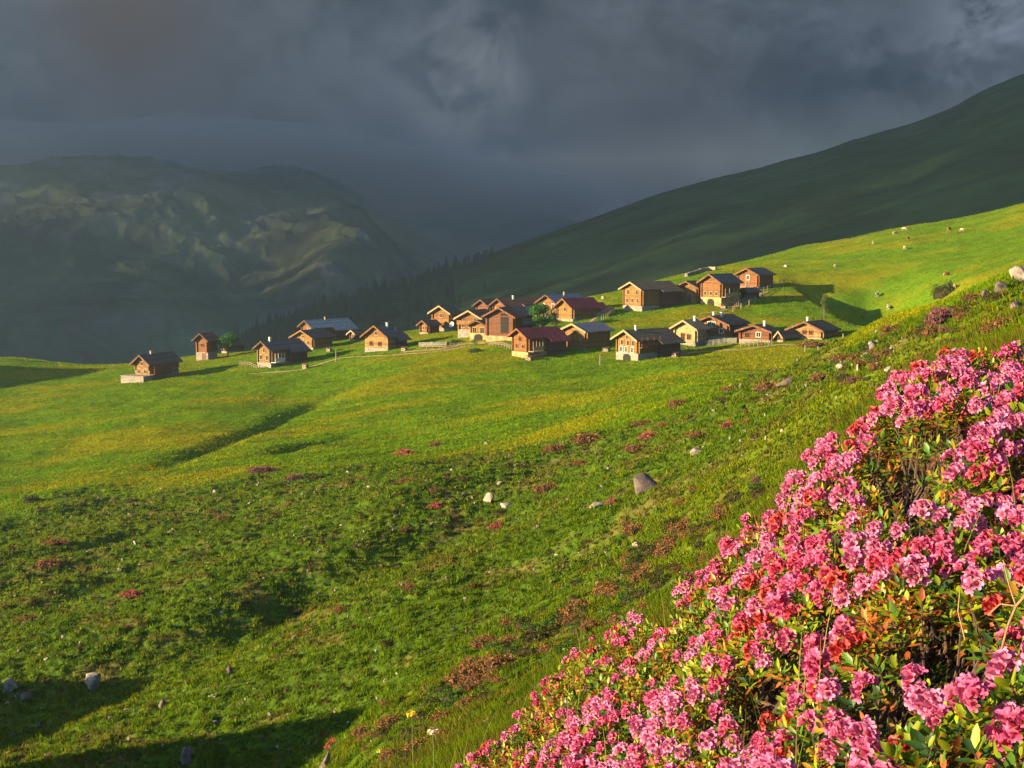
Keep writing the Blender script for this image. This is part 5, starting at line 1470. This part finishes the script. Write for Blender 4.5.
# ------------------------------------------------------------------ light, sky, air
SUN_EL = 12.5
SUN_H = np.array([-0.95, -0.31]); SUN_H /= np.hypot(*SUN_H)
SUN_D = np.array([SUN_H[0] * math.cos(R(SUN_EL)), SUN_H[1] * math.cos(R(SUN_EL)), math.sin(R(SUN_EL))])


def build_shade_cloud():
    """unseen cloud sheet added left of the view, shaped to shade the far slopes"""
    zc = 1100.0; tt = zc / math.tan(R(SUN_EL))
    s = SUN_H; n = np.array([-s[1] * -1, s[0]]) * 1.0
    n = np.array([s[1], -s[0]])          # across the sun direction, positive away from the camera
    gs = np.linspace(-3000, 4500, 220); gc = np.linspace(0, 1, 170)
    S_, C_ = np.meshgrid(gs, gc, indexing='ij')
    edge = 520 + 22 * fbm(S_ / 160, S_ * 0 + 3, 4, 200)
    C2 = edge + C_ ** 1.7 * 6500
    X = S_ * s[0] + C2 * n[0] + s[0] * tt; Y = S_ * s[1] + C2 * n[1] + s[1] * tt
    lump = 120 * (fbm(X / 420, Y / 420, 5, 201) + 0.6)
    thick = np.clip(C_ / 0.12, 0, 1) ** 0.5 * np.clip((1 - C_) / 0.1, 0, 1) ** 0.5
    top = np.stack([X, Y, zc + thick * (22 + 0.15 * lump)], -1); bot = np.stack([X, Y, zc - 0.08 * thick * lump], -1)
    # random holes added to let some sun onto the mountain side and near hill
    thin = np.zeros(S_.shape)
    for P, q, su, sv in SUN_GAPS:
        ps = P[0] * s[0] + P[1] * s[1] - P[2] / math.tan(R(SUN_EL)); pc = P[0] * n[0] + P[1] * n[1]
        thin = np.maximum(thin, q * np.exp(-((S_ - ps) / su) ** 2 - ((C2 - pc) / sv) ** 2))
    ns, nc = S_.shape
    idx = np.arange(S_.size).reshape(ns, nc)
    keep = (np.random.default_rng(5).random((ns - 1, nc - 1)) > thin[:-1, :-1]).ravel()
    q1 = np.stack([idx[:-1, :-1], idx[:-1, 1:], idx[1:, 1:], idx[1:, :-1]], -1).reshape(-1, 4)[keep]
    q2 = q1[:, ::-1] + S_.size
    me = np_mesh('cloud', np.concatenate([top.reshape(-1, 3), bot.reshape(-1, 3)]), np.concatenate([q1, q2]), smooth=True)
    t = NT('shade_cloud'); p = t.principled(1.0, 0.0); p.inputs['Base Color'].default_value = (0.35, 0.36, 0.40, 1)
    me.materials.append(t.m)
    o = link(bpy.data.objects.new('cloud', me)); tag(o, kind='structure')  # added shadow caster, out of view


def on_range(rg, px, py):
    """point of a mountain side seen at a picture position"""
    a, b = project(np.stack([rg['X'], rg['Y'], rg['Z']], -1)); d = (a - px) ** 2 + (b - py) ** 2 + 1e6 * (rg['S'] > 1)
    i = np.unravel_index(np.argmin(d), d.shape); return rg['X'][i], rg['Y'][i], rg['Z'][i]


SUN_GAPS = [(on_range(MTN, 290, 262), 0.8, 300, 460), (on_range(MTN, 330, 232), 0.7, 280, 340), (on_range(MTN, 225, 245), 0.25, 160, 250),
        (on_range(HILL, 640, 268), 0.4, 400, 130), (on_range(HILL, 520, 300), 0.25, 200, 100)]
build_shade_cloud()

EXPOSURE = 2.6
SUN_STRENGTH = 5.0
sun = bpy.data.lights.new('sun', 'SUN'); sun.energy = SUN_STRENGTH; sun.angle = R(0.5); sun.color = (1.0, 0.76, 0.42)
so = link(bpy.data.objects.new('sun', sun)); so.rotation_euler = Vector(-SUN_D).to_track_quat('-Z', 'Y').to_euler()

world = bpy.data.worlds.new('World'); SC.world = world; world.use_nodes = True
wt = world.node_tree; wn = wt.nodes; wn.clear()


def wl(a, b): wt.links.new(a, b)


def wnode(t, **kw):
    nd = wn.new(t)
    for k, v in kw.items(): setattr(nd, k, v)
    return nd


def wmath(op, a, b=None, c=None, clamp=False):
    nd = wnode('ShaderNodeMath', operation=op, use_clamp=clamp)
    for i, v in enumerate((a, b, c)):
        if v is None: continue
        if hasattr(v, 'is_output'): wl(v, nd.inputs[i])
        else: nd.inputs[i].default_value = v
    return nd.outputs[0]


def wmix(a, b, f, mode='MIX'):
    nd = wnode('ShaderNodeMix', data_type='RGBA', blend_type=mode)
    for v, sck in ((f, nd.inputs[0]), (a, nd.inputs[6]), (b, nd.inputs[7])):
        if hasattr(v, 'is_output'): wl(v, sck)
        elif isinstance(v, tuple): sck.default_value = (*v, 1)
        else: sck.default_value = v
    return nd.outputs[2]


tc = wnode('ShaderNodeTexCoord')
DIR = tc.outputs['Generated']


def sky_patch(px, py, rad, soft):
    """soft-edged patch of the cloud cover around one direction"""
    d = ray(px, py); d = d / np.linalg.norm(d)
    vm = wnode('ShaderNodeVectorMath', operation='DISTANCE'); wl(DIR, vm.inputs[0]); vm.inputs[1].default_value = tuple(d)
    mr = wnode('ShaderNodeMapRange', interpolation_type='SMOOTHSTEP')
    mr.inputs['From Min'].default_value = rad + soft; mr.inputs['From Max'].default_value = max(rad - soft, 0)
    wl(vm.outputs['Value'], mr.inputs['Value'])
    return mr.outputs[0]


def wnoise(scale, detail=6, rough=0.55, dist=0.0, zs=1.0):
    mp = wnode('ShaderNodeMapping'); wl(DIR, mp.inputs['Vector']); mp.inputs['Scale'].default_value = (1, 1, zs)
    nd = wnode('ShaderNodeTexNoise'); wl(mp.outputs[0], nd.inputs['Vector'])
    nd.inputs['Scale'].default_value = scale; nd.inputs['Detail'].default_value = detail
    nd.inputs['Roughness'].default_value = rough; nd.inputs['Distortion'].default_value = dist
    return nd.outputs['Fac']


def wrange(v, a, b, lo=0.0, hi=1.0):
    mr = wnode('ShaderNodeMapRange', interpolation_type='SMOOTHSTEP')
    for k, x in (('From Min', a), ('From Max', b), ('To Min', lo), ('To Max', hi)): mr.inputs[k].default_value = x
    wl(v, mr.inputs['Value']); return mr.outputs[0]


sky = wnode('ShaderNodeTexSky'); sky.sky_type = 'NISHITA'; sky.sun_disc = False
sky.sun_elevation = R(SUN_EL); sky.sun_rotation = math.atan2(SUN_H[0], SUN_H[1])
sky.altitude = 2000; sky.air_density = 1.0; sky.dust_density = 1.5
SKY_S = 0.05
ce = 2.0 ** -EXPOSURE
def sc_(c): return tuple(x * ce / SKY_S for x in c)
# storm cloud cover over the far half of the sky
n_big = wnoise(6.5, 9, 0.58, 0.5, 1.2); n_mid = wnoise(17.0, 9, 0.62, 0.5, 1.1)
cloud = wmix(sc_((0.022, 0.038, 0.064)), sc_((0.108, 0.138, 0.185)), wrange(n_big, 0.41, 0.60))
cloud = wmix(cloud, wmix(sc_((0.016, 0.029, 0.050)), sc_((0.122, 0.150, 0.196)), wrange(n_mid, 0.38, 0.62)), 0.42)
cloud = wmix(cloud, sc_((0.26, 0.275, 0.31)), wmath('MULTIPLY', wrange(n_mid, 0.36, 0.66), wmath('MULTIPLY', sky_patch(470, 78, 0.032, 0.032), 0.8)))
cloud = wmix(cloud, sc_((0.105, 0.074, 0.064)), wmath('MULTIPLY', sky_patch(130, 25, 0.042, 0.045), 0.9))
cloud = wmix(cloud, sc_((0.24, 0.28, 0.37)), wmath('MULTIPLY', wrange(n_mid, 0.38, 0.62), wmath('MULTIPLY', sky_patch(1010, 35, 0.04, 0.045), 0.9)))
cloud = wmix(cloud, sc_((0.085, 0.088, 0.105)), wmath('MULTIPLY', sky_patch(640, 130, 0.07, 0.07), 0.7))
cloud = wmix(cloud, sc_((0.035, 0.044, 0.060)), wmath('MULTIPLY', sky_patch(190, 150, 0.11, 0.09), 0.6))
sep = wnode('ShaderNodeSeparateXYZ'); wl(DIR, sep.inputs[0])
# broken cloud behind the camera and towards the sun, where clear sky shows
open_ = wrange(wmath('ADD', wmath('MULTIPLY', sep.outputs['Y'], -1.0), wmath('MULTIPLY', sep.outputs['X'], -0.35)), 0.0, 0.7)
def ab_(c): return tuple(x / SKY_S for x in c)
pale = wmix(ab_((0.065, 0.155, 0.33)), ab_((0.115, 0.235, 0.45)), wrange(n_big, 0.35, 0.65))
lit = wmix(pale, sky.outputs[0], 0.2)
skyc = wmix(cloud, lit, wmath('MULTIPLY', open_, 0.85))
bg = wnode('ShaderNodeBackground'); bg.inputs['Strength'].default_value = SKY_S; wl(skyc, bg.inputs['Color'])
wo = wnode('ShaderNodeOutputWorld'); wl(bg.outputs[0], wo.inputs['Surface'])

# low mist lying on the mountain tops
def mist(px, py, dist, wpx, hpx, dep, dens, tilt=0.0):
    d = ray(px, py); d = d / d[1] * dist
    v, f = ico_mesh(4)
    v = v * (1 + 0.22 * fbm(v[:, 0] * 1.5 + px, v[:, 1] * 1.5 + v[:, 2] * 1.5, 3, int(px)))[:, None]
    k = dist / F; v = v * np.array([wpx * k / 2, dep, hpx * k / 2])
    me = np_mesh('mist', v, f, smooth=True); t = NT('mist_%d' % int(px)); pv = t.n.new('ShaderNodeVolumePrincipled'); pv.inputs['Color'].default_value = (0.90, 0.69, 0.54, 1); pv.inputs['Density'].default_value = dens
    t.l(pv.outputs[0], t.out.inputs['Volume']); me.materials.append(t.m)
    o = link(bpy.data.objects.new('mist', me)); o.location = d; o.rotation_euler = (0, tilt, 0); tag(o, 'grey storm mist hanging on the mountain tops', 'mist', kind='stuff')


for m_ in ((0, 152, 3900, 360, 62, 300, 0.003), (110, 156, 3950, 300, 56, 300, 0.0028), (215, 150, 3900, 300, 66, 300, 0.003), (320, 164, 3900, 240, 60, 260, 0.003), (400, 182, 4000, 220, 66, 260, 0.0034), (480, 196, 4400, 240, 56, 260, 0.0034), (545, 206, 4500, 160, 40, 200, 0.0035)):
    mist(*m_)

# haze in the valley air
HAZE_D = 1.75e-4
hz = MB().box(-5000, 5000, -400, 6300, -462, 320).build('haze', None)
t = NT('valley_haze'); pv = t.n.new('ShaderNodeVolumePrincipled')
pv.inputs['Color'].default_value = (0.58, 0.80, 1.0, 1); pv.inputs['Density'].default_value = HAZE_D; pv.inputs['Anisotropy'].default_value = 0.55
t.l(pv.outputs[0], t.out.inputs['Volume']); hz.data.materials.append(t.m); tag(hz, kind='stuff')

cam = bpy.data.cameras.new('camera'); cam.sensor_width = 36; cam.lens = F / 1024 * 36; cam.clip_start = 0.05; cam.clip_end = 30000
co = link(bpy.data.objects.new('camera', cam)); co.location = (0, 0, 0); co.rotation_euler = (math.pi / 2 - PITCH, 0, 0)
SC.camera = co

vs = SC.view_settings; vs.view_transform = 'Standard'; vs.look = 'None'; vs.exposure = EXPOSURE; vs.gamma = 1; vs.use_curve_mapping = False
SC.display_settings.display_device = 'sRGB'
cy = SC.cycles
cy.max_bounces = 5; cy.diffuse_bounces = 2; cy.glossy_bounces = 1; cy.transmission_bounces = 2; cy.transparent_max_bounces = 6; cy.volume_bounces = 0
cy.use_denoising = True
